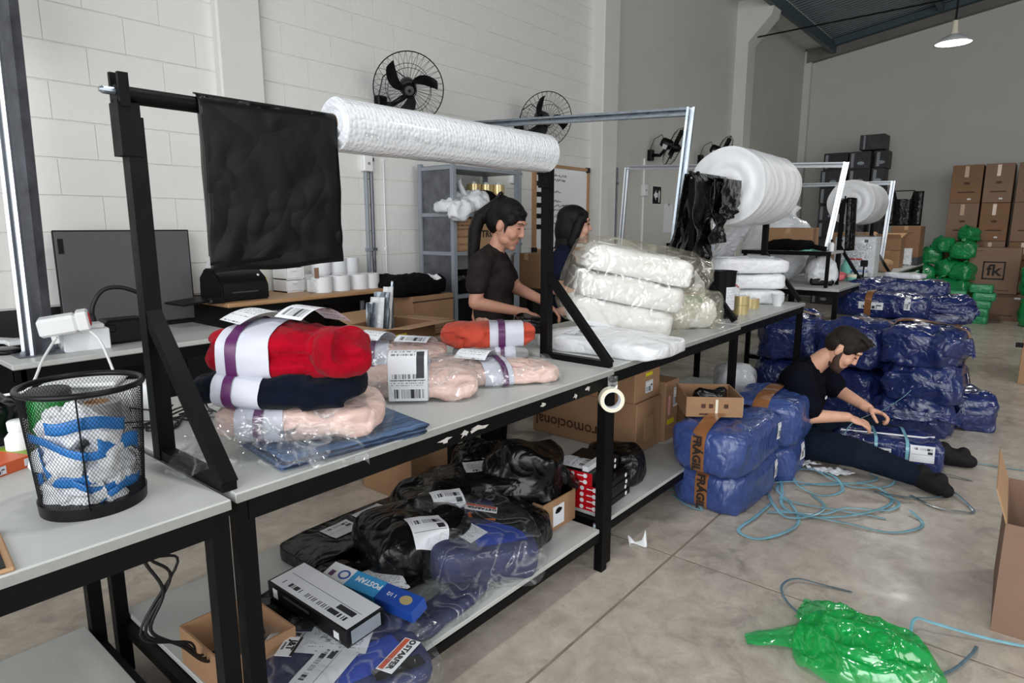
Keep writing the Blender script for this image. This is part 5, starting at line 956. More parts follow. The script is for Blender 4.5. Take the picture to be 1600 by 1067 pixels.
# cosmetics cartons
t = thing('black_cosmetics_carton', 'long black carton covered by a white shipping label', 'box', (1.065, 1.665, SZ + .075), rot=(.02, -.06, .02)); obj('body', bx(-.07, .07, -.21, .21, 0, .06, r=.002), 'black_plastic', t)
obj('shipping_label', sheet(1, 1, lambda u, v: (.065 - v * .13, .2 - u * .405, .0612)), 'shipping_label_b', t); obj('corner_sticker', bx(-.0712, -.07, .155, .18, .012, .045), 'white_paper', t); obj('side_print', bx(-.0712, -.07, -.02, .12, .034, .042), 'dark_grey_shell', t); obj('side_print', bx(-.0712, -.07, -.17, -.145, .012, .036), 'white_paper', t); obj('end_label', bx(-.055, .055, -.2115, -.21, .008, .052), 'shelf_paint', t)
mat('blue_carton', (30, 74, 164), .35, coat=.2); mat('sky_carton', (52, 148, 206), .35, coat=.2)
t = thing('blue_printed_carton', 'narrow blue and white printed carton leaning by the black carton', 'box', (1.215, 1.60, SZ + .075), rot=(0, -.25, .12)); obj('body', bx(-.035, .035, -.2, .21, 0, .045, r=.001), 'blue_carton', t); obj('white_end', bx(-.0362, .0355, .10, .2105, -.0005, .0456), 'white_paper', t); obj('sky_panel', bx(-.0358, .0353, -.04, .1, -.0003, .0454), 'sky_carton', t)
R_side = basis((0, -1, 0), (0, 0, 1))
RT = basis((0, 1, 0), (-1, 0, 0)); text('POSTAM', .03, 'white_ink', t, (.008, .02, .0456), RT, bold=.0006); text('1 1/2', .02, 'white_ink', t, (.0, -.09, .0452), RT); obj('gold_oval', lathe([(0, 0), (.018, 0), (.018, .001)], seg=20, M=Matrix.Translation((.0, -.15, .0452)) @ Matrix.Diagonal((1, 1.3, 1, 1))), 'gold_film', t); obj('navy_badge', bx(-.022, .002, .17, .19, .0456, .0464), 'purple_band', t); obj('oval_badge', lathe([(.014, 0), (.02, 0), (.02, .001), (.014, .001)], seg=20, caps=False, M=Matrix.Translation((.0, .13, .0456)) @ Matrix.Diagonal((1, 1.2, 1, 1))), 'blue_carton', t)
# right group on the same shelf
bag('navy-black bulky parcel with a long label on top, right rear of the lower shelf', (1.98, 1.82, SZ + .04), -.75, (.44, .30, .22), 41, 'black_bag', (((.04, .02, .2), .1, .22, .12, 'shipping_label', (0, .35, -1)),), e=.4, eh=.4, cr=.012, wr=.012)
bag('black bag with a printed white label standing against the navy parcel', (1.74, 1.86, SZ), -.5, (.34, .30, .26), 46, 'black_bag', (((.02, -.1, .17), .0, .13, .13, 'shipping_label_b', (-.1, .75, -.6)),), cr=.02)
bag('crumpled black bag slumped between the parcels', (1.90, 1.56, SZ), .3, (.28, .26, .17), 52, cr=.025, wr=.03)
t = open_carton('open tan carton with black bags at the right end of the lower shelf', (2.02, 1.50, SZ), (.24, .32, .14), 'cardboard', flaps=(0, 0, 0, 0)); obj('white_card', bx(.07, .15, -.003, 0, .02, .11), 'white_paper', t)
bag('glossy black bag bulging out of the open tan carton', (2.13, 1.68, SZ + .06), .5, (.30, .34, .30), 57, cr=.035, wr=.035, cf=6, tail=[(.02, -.1, .2), (.05, -.14, .14), (.08, -.17, .06)])
bag('small black bag behind the open tan carton', (2.16, 1.98, SZ), .9, (.28, .3, .3), 59, cr=.025, wr=.03)
# ---- third bench lower shelf: thin red boxes, cartons
def thinbox(k, loc, rz, lb):
    t = thing('thin_red_box', lb, 'box', loc, rz, 'thin red and black boxes on the lower shelf'); obj('sleeve', bx(0, .30, 0, .20, 0, .029, r=.0015), 'black_plastic', t); obj('red_end', bx(-.001, .002, .0, .20, .0, .029), 'red_glossy', t)
    for yy in (.035, .1): obj('round_logo', lathe([(.0, 0), (.0105, 0), (.0105, .001)], seg=14, M=Matrix.Translation((-.0012, yy, .0145)) @ Matrix.Rotation(-PI / 2, 4, 'Y')), 'white_ink', t)
    obj('round_logo', lathe([(.0, 0), (.0105, 0), (.0105, .001)], seg=14, M=Matrix.Translation((.255, -.0002, .0145)) @ Matrix.Rotation(PI / 2, 4, 'X')), 'white_ink', t); obj('logo_tail', bx(-.0022, -.001, .045, .075, .011, .016), 'white_ink', t)
    return t
for k in range(4): thinbox(k, (2.365 + .003 * (k % 2), 1.43, SZ + .030 * k), .06 + .02 * (k % 2), '%s thin red-ended box of the lower stack by the bench leg' % ('lowest', 'second', 'third', 'topmost')[k])
for k in range(2): t = thinbox(k, (2.35, 1.47, SZ + .128 + .03 * k), .12, '%s thin red-ended box lying across the lower stack' % ('lower', 'upper')[k])
t = thing('label_papers', 'folded white shipping papers on top of the thin red boxes', 'paper', (2.36, 1.58, SZ + .19), rz=.1); obj('shipping_label', sheet(4, 4, lambda u, v: (u * .16, -.05 + v * .14, .012 * math.sin(u * 4) + .002)), 'shipping_label', t, smooth=True); obj('folded_sheet', box((.06, -.07, .012), (.15, .03, .024)), 'white_paper', t)
bag('small black shrink-wrapped bag beside the thin red boxes', (2.78, 1.60, SZ), .2, (.22, .3, .2), 63, cr=.02, wr=.02)
t = carton('lower long brown carton with upside-down lettering under the third bench', (3.14, 1.68, SZ), (.30, .74, .30), 'cardboard', tape=False); text('promocional', .10, 'ink_brown', t, (-.002, .46, .09), basis((0, 1, 0), (0, 0, -1)), bold=.001); obj('side_print', bx(.1, .2, -.002, 0, .06, .2), 'carton_print', t)
t = carton('upper long brown carton lettered Sensa under the third bench', (3.13, 1.69, SZ + .303), (.30, .74, .27), 'cardboard', tape=True); text('Sensa', .09, 'ink', t, (-.002, .50, .15), R_side, bold=.001); obj('sticker', sheet(1, 1, lambda u, v: (.12 + u * .09, -.002, .04 + v * .07)), 'small_label', t); obj('yellow_tape', box((.16, -.0015, .15), (.08, .002, .02), M=None), 'label_yellow', t); obj('tape_strip', bx(.10, .16, -.001, 0, .1, .27), 'packing_tape', t)
t = carton('narrow brown carton with pink tape and a yellow tag under the third bench', (3.46, 1.66, SZ), (.17, .34, .37), 'cardboard', tape=False); obj('pink_tape', box((.05, -.0015, .22), (.025, .002, .12), r=.0), 'pink_tape', t); obj('yellow_tag', bx(.03, .12, -.002, 0, .10, .13), 'label_yellow', t); obj('sticker', sheet(1, 1, lambda u, v: (.10 + u * .055, -.002, .2 + v * .12)), 'small_label', t)
carton('small brown carton right of the pink-taped carton', (3.65, 1.62, SZ), (.12, .36, .27), 'cardboard_dark', tape=False)
carton('long brown carton with faint print far under the third bench', (3.46, 2.03, SZ), (.30, .2, .5), 'cardboard_dark')
# the two cartons on the floor behind the second bench
t = carton('brown carton lettered VSA with pink tape, behind the lower shelf', (2.17, 2.50, 0), (.36, .42, .62), 'cardboard', tape=False); RL = basis((0, -1, 0), (0, 0, 1))
obj('pink_tape', box((-.0015, .34, .28), (.002, .018, .16)), 'pink_tape', t); obj('sticker', sheet(1, 1, lambda u, v: (-.002, .27 - u * .11, .2 + v * .10)), 'small_label', t); text('YSAUOT', .05, 'ink_brown', t, (-.002, .20, .34), RL); obj('printed_panel', sheet(1, 1, lambda u, v: (-.0015, .22 - u * .19, .38 + v * .1)), 'carton_print', t); text('VSA', .12, 'ink', t, (.2, -.002, .34), (PI / 2, 0, 0), bold=.002)
t = thing('floor_fan', 'black wire floor fan standing under the third bench', 'fan', (4.02, 2.05, .0), rz=.4)
bm = NB()
for k in range(12): a = PI * k / 6; tube([(0, 0, .42), (.1 * math.cos(a), -.04, .42 + .1 * math.sin(a)), (.19 * math.cos(a), 0, .42 + .19 * math.sin(a))], .003, bm, seg=4)
for r in (.1, .19): tube([(r * math.cos(2 * PI * i / 32), -.04 if r < .15 else 0, .42 + r * math.sin(2 * PI * i / 32)) for i in range(32)], .004, bm, seg=4, closed=True)
obj('cage', bm, 'black_steel', t); obj('motor', lathe([(0, -.05), (.05, -.05), (.05, .05), (0, .06)], seg=16, M=Matrix.Translation((0, .02, .42)) @ Matrix.Rotation(PI / 2, 4, 'X')), 'black_plastic', t); obj('foot', tube([(-.18, 0, .01), (0, 0, .12), (.18, 0, .01)], .012, seg=6), 'black_steel', t); obj('stem', tube([(0, 0, .1), (0, .02, .4)], .012, seg=6), 'black_steel', t)
# ================================================================ BLUE BALES
def bale(label, loc, rz, size, seed, band=None, m='blue_bag', e=.42, eh=.42, wr=.016, cr=.014, cf=10, stickers=(), txt=None, rot=None, group='blue plastic bales'):
    t = thing('blue_bale', label, 'bale', loc, rz, group, rot); g = sack(size, e, eh, 64, 34, wr, 6, cr, cf, seed); bv = bvh(g); obj('plastic_wrap', g, m, t, smooth=True)
    if band:
        ax = (1, 0, 0) if band[2] == 'x' else (0, 1, 0); c = (band[0] * size[0], 0, size[2] * .42) if band[2] == 'x' else (0, band[0] * size[1], size[2] * .42)
        b = obj('brown_tape', ringband(bv, c, ax, max(size) * .5, band[1], n=60, off=.004), 'brown_tape', t, smooth=True)
        if txt:
            d = Vector(txt[1]); hit = bv.ray_cast(Vector(c) - d * 2, d)
            p = hit[0] - d * .016; text(txt[0], txt[2], 'ink', t, p, basis(txt[3], Vector(txt[3]).cross(d)), bold=.002)
    for (o_, d, w_, h_, mm) in stickers:
        dv = Vector(d).normalized(); ux = dv.cross(Vector((0, 0, 1))); ux = ux.normalized() if ux.length > .1 else Vector((1, 0, 0)); obj('sticker', decal(bv, o_, ux, ux.cross(dv) if ux.cross(dv).z > -.5 else -ux.cross(dv), w_, h_, d, 8, 8, off=.004), mm, t, smooth=True)
    return t, bv
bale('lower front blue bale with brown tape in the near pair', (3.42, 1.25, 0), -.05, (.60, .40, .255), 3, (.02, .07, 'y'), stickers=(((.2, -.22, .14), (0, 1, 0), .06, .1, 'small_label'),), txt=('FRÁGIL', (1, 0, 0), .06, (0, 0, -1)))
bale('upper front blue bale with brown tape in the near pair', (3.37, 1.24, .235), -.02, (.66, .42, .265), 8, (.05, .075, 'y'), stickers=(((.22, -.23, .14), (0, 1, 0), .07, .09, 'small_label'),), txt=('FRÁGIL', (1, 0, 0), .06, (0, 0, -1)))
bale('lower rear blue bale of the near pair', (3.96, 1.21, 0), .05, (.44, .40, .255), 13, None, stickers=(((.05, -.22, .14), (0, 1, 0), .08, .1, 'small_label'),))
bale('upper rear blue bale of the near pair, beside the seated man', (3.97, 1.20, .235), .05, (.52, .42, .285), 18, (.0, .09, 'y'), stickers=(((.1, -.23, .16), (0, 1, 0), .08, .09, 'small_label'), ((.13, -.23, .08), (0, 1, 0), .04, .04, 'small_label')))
t = open_carton('open tan carton with handling symbols on top of the near blue bales', (3.17, 1.40, .482), (.30, .30, .11), 'cardboard', rz=-.95, flaps=(0, 0, 0, 0))
obj('white_sticker', bx(.302, .304, .01, .1, .01, .10), 'white_paper', t); obj('peeled_tape', box((.16, -.003, .06), (.014, .003, .075)), 'cream_plastic', t); obj('printed_line', bx(.07, .2, -.002, 0, .012, .02), 'ink_brown', t)
for xx in (.08, .12, .20): obj('handling_symbol', bx(xx, xx + .022, -.002, 0, .05, .072), 'ink_brown', t)
bag('black plastic heap inside the open tan carton on the blue bales', (3.38, 1.36, .49), .3, (.18, .16, .13), 71, cr=.04, wr=.02)
bag('white sack on the floor between bales and the seated man', (4.48, 1.62, SZ), .6, (.32, .28, .34), 75, 'white_film', cr=.025, name='white_sack')
# behind and right of the man
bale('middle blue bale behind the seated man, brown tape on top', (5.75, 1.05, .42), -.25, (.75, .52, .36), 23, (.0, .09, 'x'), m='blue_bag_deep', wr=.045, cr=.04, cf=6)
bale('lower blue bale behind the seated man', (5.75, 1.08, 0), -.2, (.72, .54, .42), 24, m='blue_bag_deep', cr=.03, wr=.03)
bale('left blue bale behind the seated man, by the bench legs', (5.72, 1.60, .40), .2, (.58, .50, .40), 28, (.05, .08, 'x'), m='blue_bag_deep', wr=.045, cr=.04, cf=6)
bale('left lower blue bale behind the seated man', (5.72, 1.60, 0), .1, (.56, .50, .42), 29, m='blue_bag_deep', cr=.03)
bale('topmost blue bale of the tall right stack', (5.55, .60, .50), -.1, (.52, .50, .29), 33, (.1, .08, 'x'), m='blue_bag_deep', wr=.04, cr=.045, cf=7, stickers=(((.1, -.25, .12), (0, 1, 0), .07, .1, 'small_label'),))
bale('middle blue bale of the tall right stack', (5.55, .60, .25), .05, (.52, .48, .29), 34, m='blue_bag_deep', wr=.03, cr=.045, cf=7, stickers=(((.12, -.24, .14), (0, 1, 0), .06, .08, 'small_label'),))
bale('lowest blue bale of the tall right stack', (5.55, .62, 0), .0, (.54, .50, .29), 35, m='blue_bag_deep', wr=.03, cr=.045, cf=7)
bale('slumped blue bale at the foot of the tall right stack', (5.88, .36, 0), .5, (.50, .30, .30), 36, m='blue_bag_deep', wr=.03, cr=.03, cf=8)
bale('long blue bale with white stickers on top of the far blue pile', (7.35, 1.20, .60), -.05, (.5, .86, .27), 43, (.1, .06, 'y'), m='blue_bag_deep', stickers=(((-.24, .06, .12), (1, 0, 0), .22, .07, 'small_label'), ((-.24, -.25, .16), (1, 0, 0), .05, .12, 'small_label')))
bale('crumpled blue bale at the right end of the far blue pile', (7.5, .70, .58), .3, (.5, .40, .25), 44, m='blue_bag_deep', wr=.04, cr=.05, cf=7)
bale('sagging blue bale high on the far blue pile, under the flat white pack', (7.7, 1.15, .80), .1, (.5, .9, .16), 45, m='blue_bag_deep', wr=.03, cr=.03, cf=7)
bale('blue bale on the right slope of the far blue pile', (6.95, .85, .34), -.4, (.55, .46, .28), 46, m='blue_bag_deep', wr=.03, cr=.02, stickers=(((-.2, -.15, .18), (1, .6, -.3), .06, .09, 'small_label'),))
bale('low blue bale at the right foot of the far blue pile', (6.85, .62, 0), .2, (.44, .4, .34), 47, m='blue_bag_deep', wr=.03, cr=.02, stickers=(((-.1, -.18, .2), (.5, 1, -.3), .06, .07, 'small_label'),))
bale('low blue bale in the middle of the far blue pile', (6.75, 1.12, 0), .1, (.5, .5, .5), 48, m='blue_bag_deep', wr=.03, cr=.03)
bale('lowest rear blue bale carrying the far blue pile', (7.5, .96, 0), .0, (.56, .84, .60), 49, m='blue_bag_deep', wr=.03, cr=.03)
t = wpack('flat white pack on top of the far blue pile', (7.9, 1.12, .95), (0, 0, 1.4), (.36, .25, .06), 60)
carton('brown carton beside the far blue pile', (8.1, .62, 0), (.5, .4, .75), 'cardboard_dark', tape=False)
def collar(nm, drop, reach, seed, a0=2.2, a1=5.6):
    """loose film skirt hanging from a bale's waist"""
    t = [o for o in bpy.data.objects if o.get('label') == nm][0]; d = t.children[0].dimensions; sx, sy, sz = d.x / 2, d.y / 2, d.z
    def fn(u, v):
        a = a0 + (a1 - a0) * u; c, s_ = math.copysign(abs(math.cos(a)) ** .45, math.cos(a)), math.copysign(abs(math.sin(a)) ** .45, math.sin(a)); k = 1.0 + reach * v * (.6 + .8 * nz((u * 6, v * 2, 0), 1, seed))
        return (sx * c * k, sy * s_ * k, sz * .62 - drop * v * (.7 + .6 * nz((u * 5, 0, 2), 1, seed)) + .03 * v * ridge((u * 12, v * 3, 0), 1, seed + 3))
    obj('loose_film_skirt', sheet(70, 14, fn), 'blue_bag_deep', t, smooth=True)
collar('topmost blue bale of the tall right stack', .20, .14, 3); collar('middle blue bale behind the seated man, brown tape on top', .22, .14, 6); collar('left blue bale behind the seated man, by the bench legs', .2, .12, 9)
collar('crumpled blue bale at the right end of the far blue pile', .14, .2, 12); collar('lowest blue bale of the tall right stack', .12, .12, 15)
# the bale the man is tying
t, bv = bale('dark blue parcel tied with teal straps in front of the seated man', (4.56, .66, 0), -1.28, (.62, .34, .215), 53, m='blue_bag_deep', wr=.012, cr=.012, e=.35, eh=.35, stickers=(((.18, -.17, .13), (0, 1, -.35), .13, .1, 'shipping_label_b'), ((-.04, -.17, .12), (0, 1, -.35), .11, .04, 'small_label'), ((.0, -.17, .07), (0, 1, -.35), .06, .03, 'small_label')))
for xx in (-.07, .10): obj('teal_strap', ringband(bv, (xx, 0, .09), (1, 0, 0), .17, .018, n=48, nw=1, off=.006), 'teal_ribbon', t, smooth=True)
obj('top_seam', tube([(-.26, -.05, .195), (0, -.055, .2), (.2, -.05, .2), (.27, .02, .19)], .006, seg=5), 'white_gloss', t)
# ================================================================ STRAPS AND LITTER ON THE FLOOR
def ribbon(pts, w=.0085, m='teal_ribbon', n=8): return tube(curve(pts, n), w, seg=4, r2=.0012), m
def strap(label, pts, m='teal_ribbon', w=.0085):
    bm, mm = ribbon(pts, w, m); tag(obj('packing_strap', bm, mm, smooth=False), label, 'strap', 'loose packing straps on the floor')
z_ = .004
strap('teal strap sweeping low across the front of the strap tangle', [(3.30, .98, .01), (3.36, .86, .02), (3.46, .74, .012), (3.60, .66, .02), (3.72, .50, .01), (3.86, .46, .015), (3.98, .58, z_)])
strap('teal strap crossing under the paper scraps of the strap tangle', [(3.72, 1.08, .012), (3.80, .98, .02), (3.86, .86, .012), (3.98, .72, .02), (4.16, .62, .012), (4.26, .68, z_)])
strap('narrow teal strap loop left of the strap tangle centre', [(3.55, 1.05, z_), (3.40, .98, .02), (3.30, .88, .012), (3.38, .78, .02), (3.56, .76, .012), (3.70, .86, z_)])
strap('teal strap loop curling out from under the near blue bales', [(3.42, 1.60, z_), (3.25, 1.53, .02), (3.19, 1.36, .02), (3.12, 1.26, z_), (3.10, 1.33, .015), (3.2, 1.47, z_)])
strap('wide teal strap loop nearest the near blue bales', [(3.45, 1.0, z_), (3.18, 1.0, .02), (3.0, 1.02, .01), (2.98, .92, z_), (3.1, .83, .02), (3.3, .82, z_), (3.47, .9, .01), (3.6, 1.02, .02), (3.75, 1.05, z_)])
strap('long teal strap loop in the middle of the strap tangle', [(3.85, 1.08, z_), (3.62, 1.0, .02), (3.42, .93, .01), (3.4, .78, z_), (3.55, .6, .02), (3.8, .5, .01), (3.97, .52, z_), (4.02, .64, .02), (3.95, .8, .01), (3.8, .95, z_)])
strap('teal strap with a hooked end at the right of the strap tangle', [(3.36, .95, .012), (3.38, .8, .014), (3.42, .62, .012), (3.46, .44, .006), (3.58, .34, .01), (3.7, .33, z_), (3.78, .4, .02)])
strap('teal strap double strand through the strap tangle', [(3.5, .98, .02), (3.52, .85, .012), (3.55, .7, .016), (3.6, .55, .01), (3.62, .48, z_)])
strap('teal strap arc close to the seated man', [(4.16, 1.06, z_), (4.05, .95, .03), (3.95, .75, .012), (3.98, .62, .02), (4.1, .55, .01), (4.22, .53, .02), (4.3, .58, z_)])
strap('teal strap arc behind the papers in the strap tangle', [(3.95, 1.1, z_), (4.05, .98, .02), (4.0, .82, .03), (3.85, .74, .012), (3.72, .82, z_), (3.75, .95, .02), (3.9, 1.02, .012)])
strap('bluish strap looping past the shoe tip', [(3.98, .6, z_), (3.98, .45, .012), (4.08, .3, .02), (4.28, .28, .012), (4.4, .35, .03), (4.5, .3, .02), (4.52, .18, z_)], 'ribbon_dark')
strap('bluish strap crossing right of the shoe tip', [(4.35, .36, .012), (4.2, .24, .02), (4.03, .14, z_), (3.96, .18, .012), (3.94, .3, .01), (4.05, .43, z_)], 'ribbon_dark')
strap('long straight teal strap running to the right picture edge', [(4.85, .32, z_), (4.88, .15, .01), (4.92, -.02, z_), (4.97, -.3, z_)])
strap('bent grey strap lying beside the green plastic bag', [(2.40, .50, .02), (2.50, .63, .012), (2.58, .685, .03), (2.70, .66, .02), (2.74, .56, .01), (2.77, .46, z_), (2.75, .55, z_)], 'ribbon_dark', .005)
strap('teal strap with a curled end at the right picture edge', [(2.50, .185, z_), (2.56, .22, .02), (2.64, .22, .05), (2.66, .16, .045), (2.72, .02, .02), (2.78, -.12, .01), (2.9, -.3, z_)], 'teal_ribbon', .006)
strap('short grey strap curving out of the green plastic bag', [(2.32, .22, .01), (2.36, .14, .01), (2.46, .08, .012), (2.58, .04, .02), (2.66, .03, .01)], 'ribbon_dark', .006)
def scrap(label, loc, s, seed, m='white_paper'):
    tag(obj('paper_scrap', solid(sheet(8, 6, lambda u, v: ((u - .5) * s * (1 - .4 * v), (v - .5) * s * .7 + .3 * s * math.sin(u * 4 + seed), .01 + .25 * s * abs(nz((u * 3, v * 3, 0), 1, seed)) + .1 * s * u * v)), .001), m, loc=loc, smooth=True), label, 'paper scrap', 'paper scraps on the floor')
tag(obj('paper_scrap', solid(sheet(12, 5, lambda u, v: (-.04 + .08 * u, .028 * math.sin(u * 5.5) + .025 * (v - .5), .004 + .04 * v * abs(math.cos(u * 3)) + .04 * max(0, u - .75) * 4 * v)), .001), 'white_paper', loc=(2.56, 1.345, 0), rot=(0, 0, -.6), smooth=True), 'crumpled white paper scrap alone on the floor before the benches', 'paper scrap', 'paper scraps on the floor')
for k, (x, y, s, lb) in enumerate(((4.12, 1.0, .13, 'white paper scrap by the upper loops of the strap tangle'), (4.08, .90, .10, 'small white paper scrap in the middle of the strap tangle'), (4.10, .82, .14, 'folded white paper scrap nearest the seated man'), (4.32, 1.02, .08, 'tiny white paper scrap beside the rear bale'))): scrap(lb, (x, y, .012), s, k)
# green plastic bag on the floor
t = thing('green_plastic_bag', 'crumpled translucent green plastic bag on the floor at the front', 'bag', (2.28, .34, 0), rz=0)
def gfn(u, v):
    a = 2 * PI * u; r = (.05 + .22 * math.sin(PI * .5 * min(1, v * 1.0))) if v < .99 else .2
    r = .235 * math.sin(PI / 2 * (1 - v)) ** .6 * (1 + .16 * nz((math.cos(a) * 1.6, math.sin(a) * 1.6, v), 1, 4)); z = .14 * v ** .7 + .026 * ridge((math.cos(a) * r * 7, math.sin(a) * r * 7, v * 2), 1, 6) + .010 * ridge((math.cos(a) * r * 15, math.sin(a) * r * 15, v * 3), 1, 9)
    return (r * math.cos(a) * .8 + .02, r * math.sin(a) * 1.0 - .02, max(.003, z - .01))
obj('crumpled_film', sheet(90, 40, gfn), 'green_film', t, smooth=True)
obj('inner_layer', sheet(50, 24, lambda u, v: Vector(gfn(u, v)) * .84 + Vector((0, 0, .0))), 'green_film', t, smooth=True)
obj('trailing_corner', sheet(24, 16, lambda u, v: (.04 + .2 * (v - .3) * (1 - u * .72) - .16 * u ** 1.3, .10 + .23 * u + .03 * v, .008 + .07 * math.sin(PI * v) * (1 - u) + .008 * ridge((u * 4, v * 4, 1), 1, 3))), 'green_film', t, smooth=True)
obj('folded_edge', sheet(24, 14, lambda u, v: (.10 + .14 * v, .02 + .22 * u, .03 + .07 * math.sin(PI * v) * math.sin(PI * (.2 + .8 * u)) + .02 * ridge((u * 5, v * 4, 5), 1, 3))), 'green_film', t, smooth=True)
# cartons at the right edge
t = open_carton('open brown carton cut by the right picture edge', (2.84, -.50, 0), (.55, .50, .43), 'carton_brown', rz=.03, flaps=(0, 0, 1, 0), ang=(1, 1, 1.25, 1), fl=.13); obj('inner_bag', sack((.44, .40, .3), .5, .5, 30, 18, .02, 7, .02, 11, 3), 'white_film', t, loc=(.27, .25, .01))
t = carton('distant tan carton at the right picture edge', (7.72, -.48, 0), (.5, .55, .62), 'cardboard_pale'); obj('black_tab', bx(-.06, .0, .54, .60, .36, .40), 'black_matte', t)
# ================================================================ PEOPLE
def ell(bm, c, r, rot=None, sub=3):
    M = Matrix.Translation(c) @ (rot.to_4x4() if rot is not None else Matrix.Identity(4)) @ Matrix.Diagonal((r[0], r[1], r[2], 1)); bmesh.ops.create_icosphere(bm, subdivisions=sub, radius=1.0, matrix=M)
def limb(bm, pts, rad, flat=1.0, sub=2):
    """tapered chain of spheres and cones"""
    pts = [Vector(p) for p in pts]
    for p, r in zip(pts, rad): ell(bm, p, (r, r, r), None, sub)
    for a, b, ra, rb in zip(pts, pts[1:], rad, rad[1:]):
        d = b - a; L_ = d.length
        if L_ < 1e-4: continue
        M = Matrix.Translation((a + b) / 2) @ d.to_track_quat('Z', 'Y').to_matrix().to_4x4(); bmesh.ops.create_cone(bm, cap_ends=True, segments=16, radius1=ra, radius2=rb, depth=L_, matrix=M)
def fuse(name, bm, m, parent, voxel=.006, smooth=4, label=None):
    """fuse overlapping volumes into one continuous skin"""
    me = bpy.data.meshes.new('raw'); bm.to_mesh(me); bm.free(); o = bpy.data.objects.new('raw', me); C.objects.link(o)
    r = o.modifiers.new('r', 'REMESH'); r.mode = 'VOXEL'; r.voxel_size = voxel; r.use_smooth_shade = True
    s = o.modifiers.new('s', 'SMOOTH'); s.factor = .5; s.iterations = smooth
    dg = bpy.context.evaluated_depsgraph_get(); out = bpy.data.meshes.new_from_object(o.evaluated_get(dg)); bpy.data.objects.remove(o); bpy.data.meshes.remove(me)
    out.name = name; out.materials.clear(); out.materials.append(MATS[m]); out.polygons.foreach_set('use_smooth', [True] * len(out.polygons))
    q = bpy.data.objects.new(name, out); C.objects.link(q); q.parent = parent
    if label: q['label'] = label
    return q
def head(bm, M, s=1.0, male=False):
    T = lambda p: M @ (Vector(p) * s); R3 = M.to_3x3()
    def e(c, r, rr=None): ell(bm, T(c), tuple(q * s for q in r), R3 @ rr if rr is not None else R3)
    e((0, -.012, .035), (.074, .094, .092)); e((0, .02, -.015), (.066, .072, .085)); e((0, .035, -.055), (.052 if not male else .058, .056, .052)); e((0, .072, -.09), (.025, .019, .018))
    for sx in (-1, 1):
        e((sx * .036, .062, -.02), (.028, .026, .03)); e((sx * .074, -.008, -.002), (.009, .019, .029), Matrix.Rotation(sx * .25, 3, 'Z')); e((sx * .042, .03, -.058), (.02, .036, .03))
    e((0, .075, .05), (.046, .02, .014)); limb(bm, [T((0, .084, .04)), T((0, .098, .005)), T((0, .105, -.012))], [.007 * s, .008 * s, .0105 * s]); 
    for sx in (-1, 1): e((sx * .011, .096, -.015), (.0075, .008, .007))
    e((0, .083, -.048), (.019, .010, .006)); e((0, .081, -.06), (.017, .010, .007))
def face_parts(root, M, s=1.0, brow='hair_black', open_=.004, lipm='lip'):
    T = lambda p: M @ (Vector(p) * s); R3 = M.to_3x3()
    for sx in (-1, 1):
        bm = NB(); ell(bm, T((sx * .031, .0835, .022)), (.0135 * s, .007 * s, open_ * s + .001), R3); obj('eye', bm, 'eye_dark', root, smooth=True)
        obj('eyebrow', tube([T((sx * .013, .0915, .046)), T((sx * .032, .0875, .052)), T((sx * .05, .073, .046))], [.0025 * s, .003 * s, .0015 * s], seg=6), brow, root, smooth=True)
    bm = NB(); ell(bm, T((0, .0895, -.0485)), (.017 * s, .005 * s, .0032 * s), R3); ell(bm, T((0, .088, -.057)), (.014 * s, .005 * s, .004 * s), R3); obj('lips', bm, lipm, root, smooth=True)
def hand(bm, wrist, fwd, nrm, side, s=1.0, curl=.5, spread=.05, pinch=False):
    """palm and five fingers: fwd = direction of the fingers, nrm = back of the hand, side=+1 thumb towards fwd x nrm"""
    f = Vector(fwd).normalized(); n = Vector(nrm); n = (n - f * n.dot(f)).normalized(); x = f.cross(n) * side; w = Vector(wrist)
    P = lambda a, b, c: w + x * (a * s) + f * (b * s) + n * (c * s); Rm = Matrix((x, f, n)).transposed()
    limb(bm, [w - f * .03 * s, w + f * .01 * s], [.025 * s, .023 * s]); ell(bm, P(0, .045, 0), (.038 * s, .05 * s, .0145 * s), Rm); ell(bm, P(.018, .03, -.005), (.02 * s, .03 * s, .016 * s), Rm)
    for i, (ox, L_) in enumerate(((.029, .07), (.01, .079), (-.010, .074), (-.029, .058))):
        p = P(ox, .085, .0); c = curl * (1 + .12 * i); pts = [p]; ang = c * .35; d0 = (f + x * (spread * (1.5 - i))).normalized()
        for q, seg in enumerate((.46, .31, .23)):
            d = d0 * math.cos(ang) - n * math.sin(ang); p = p + d * (L_ * seg * s); pts.append(p); ang += c * (.75 if q == 0 else .6)
        limb(bm, pts, [.0098 * s, .0092 * s, .0085 * s, .0072 * s])
    t0 = P(.03, .02, -.004); d = (f * .62 + x * .68 - n * (.25 + .4 * curl)).normalized(); d2 = (f * .85 + x * (.1 if not pinch else -.25) - n * (.35 + .35 * curl)).normalized(); t1 = t0 + d * .034 * s; t2 = t1 + d2 * .032 * s; t3 = t2 + d2 * .024 * s; limb(bm, [t0, t1, t2, t3], [.0145 * s, .0115 * s, .0105 * s, .0085 * s])
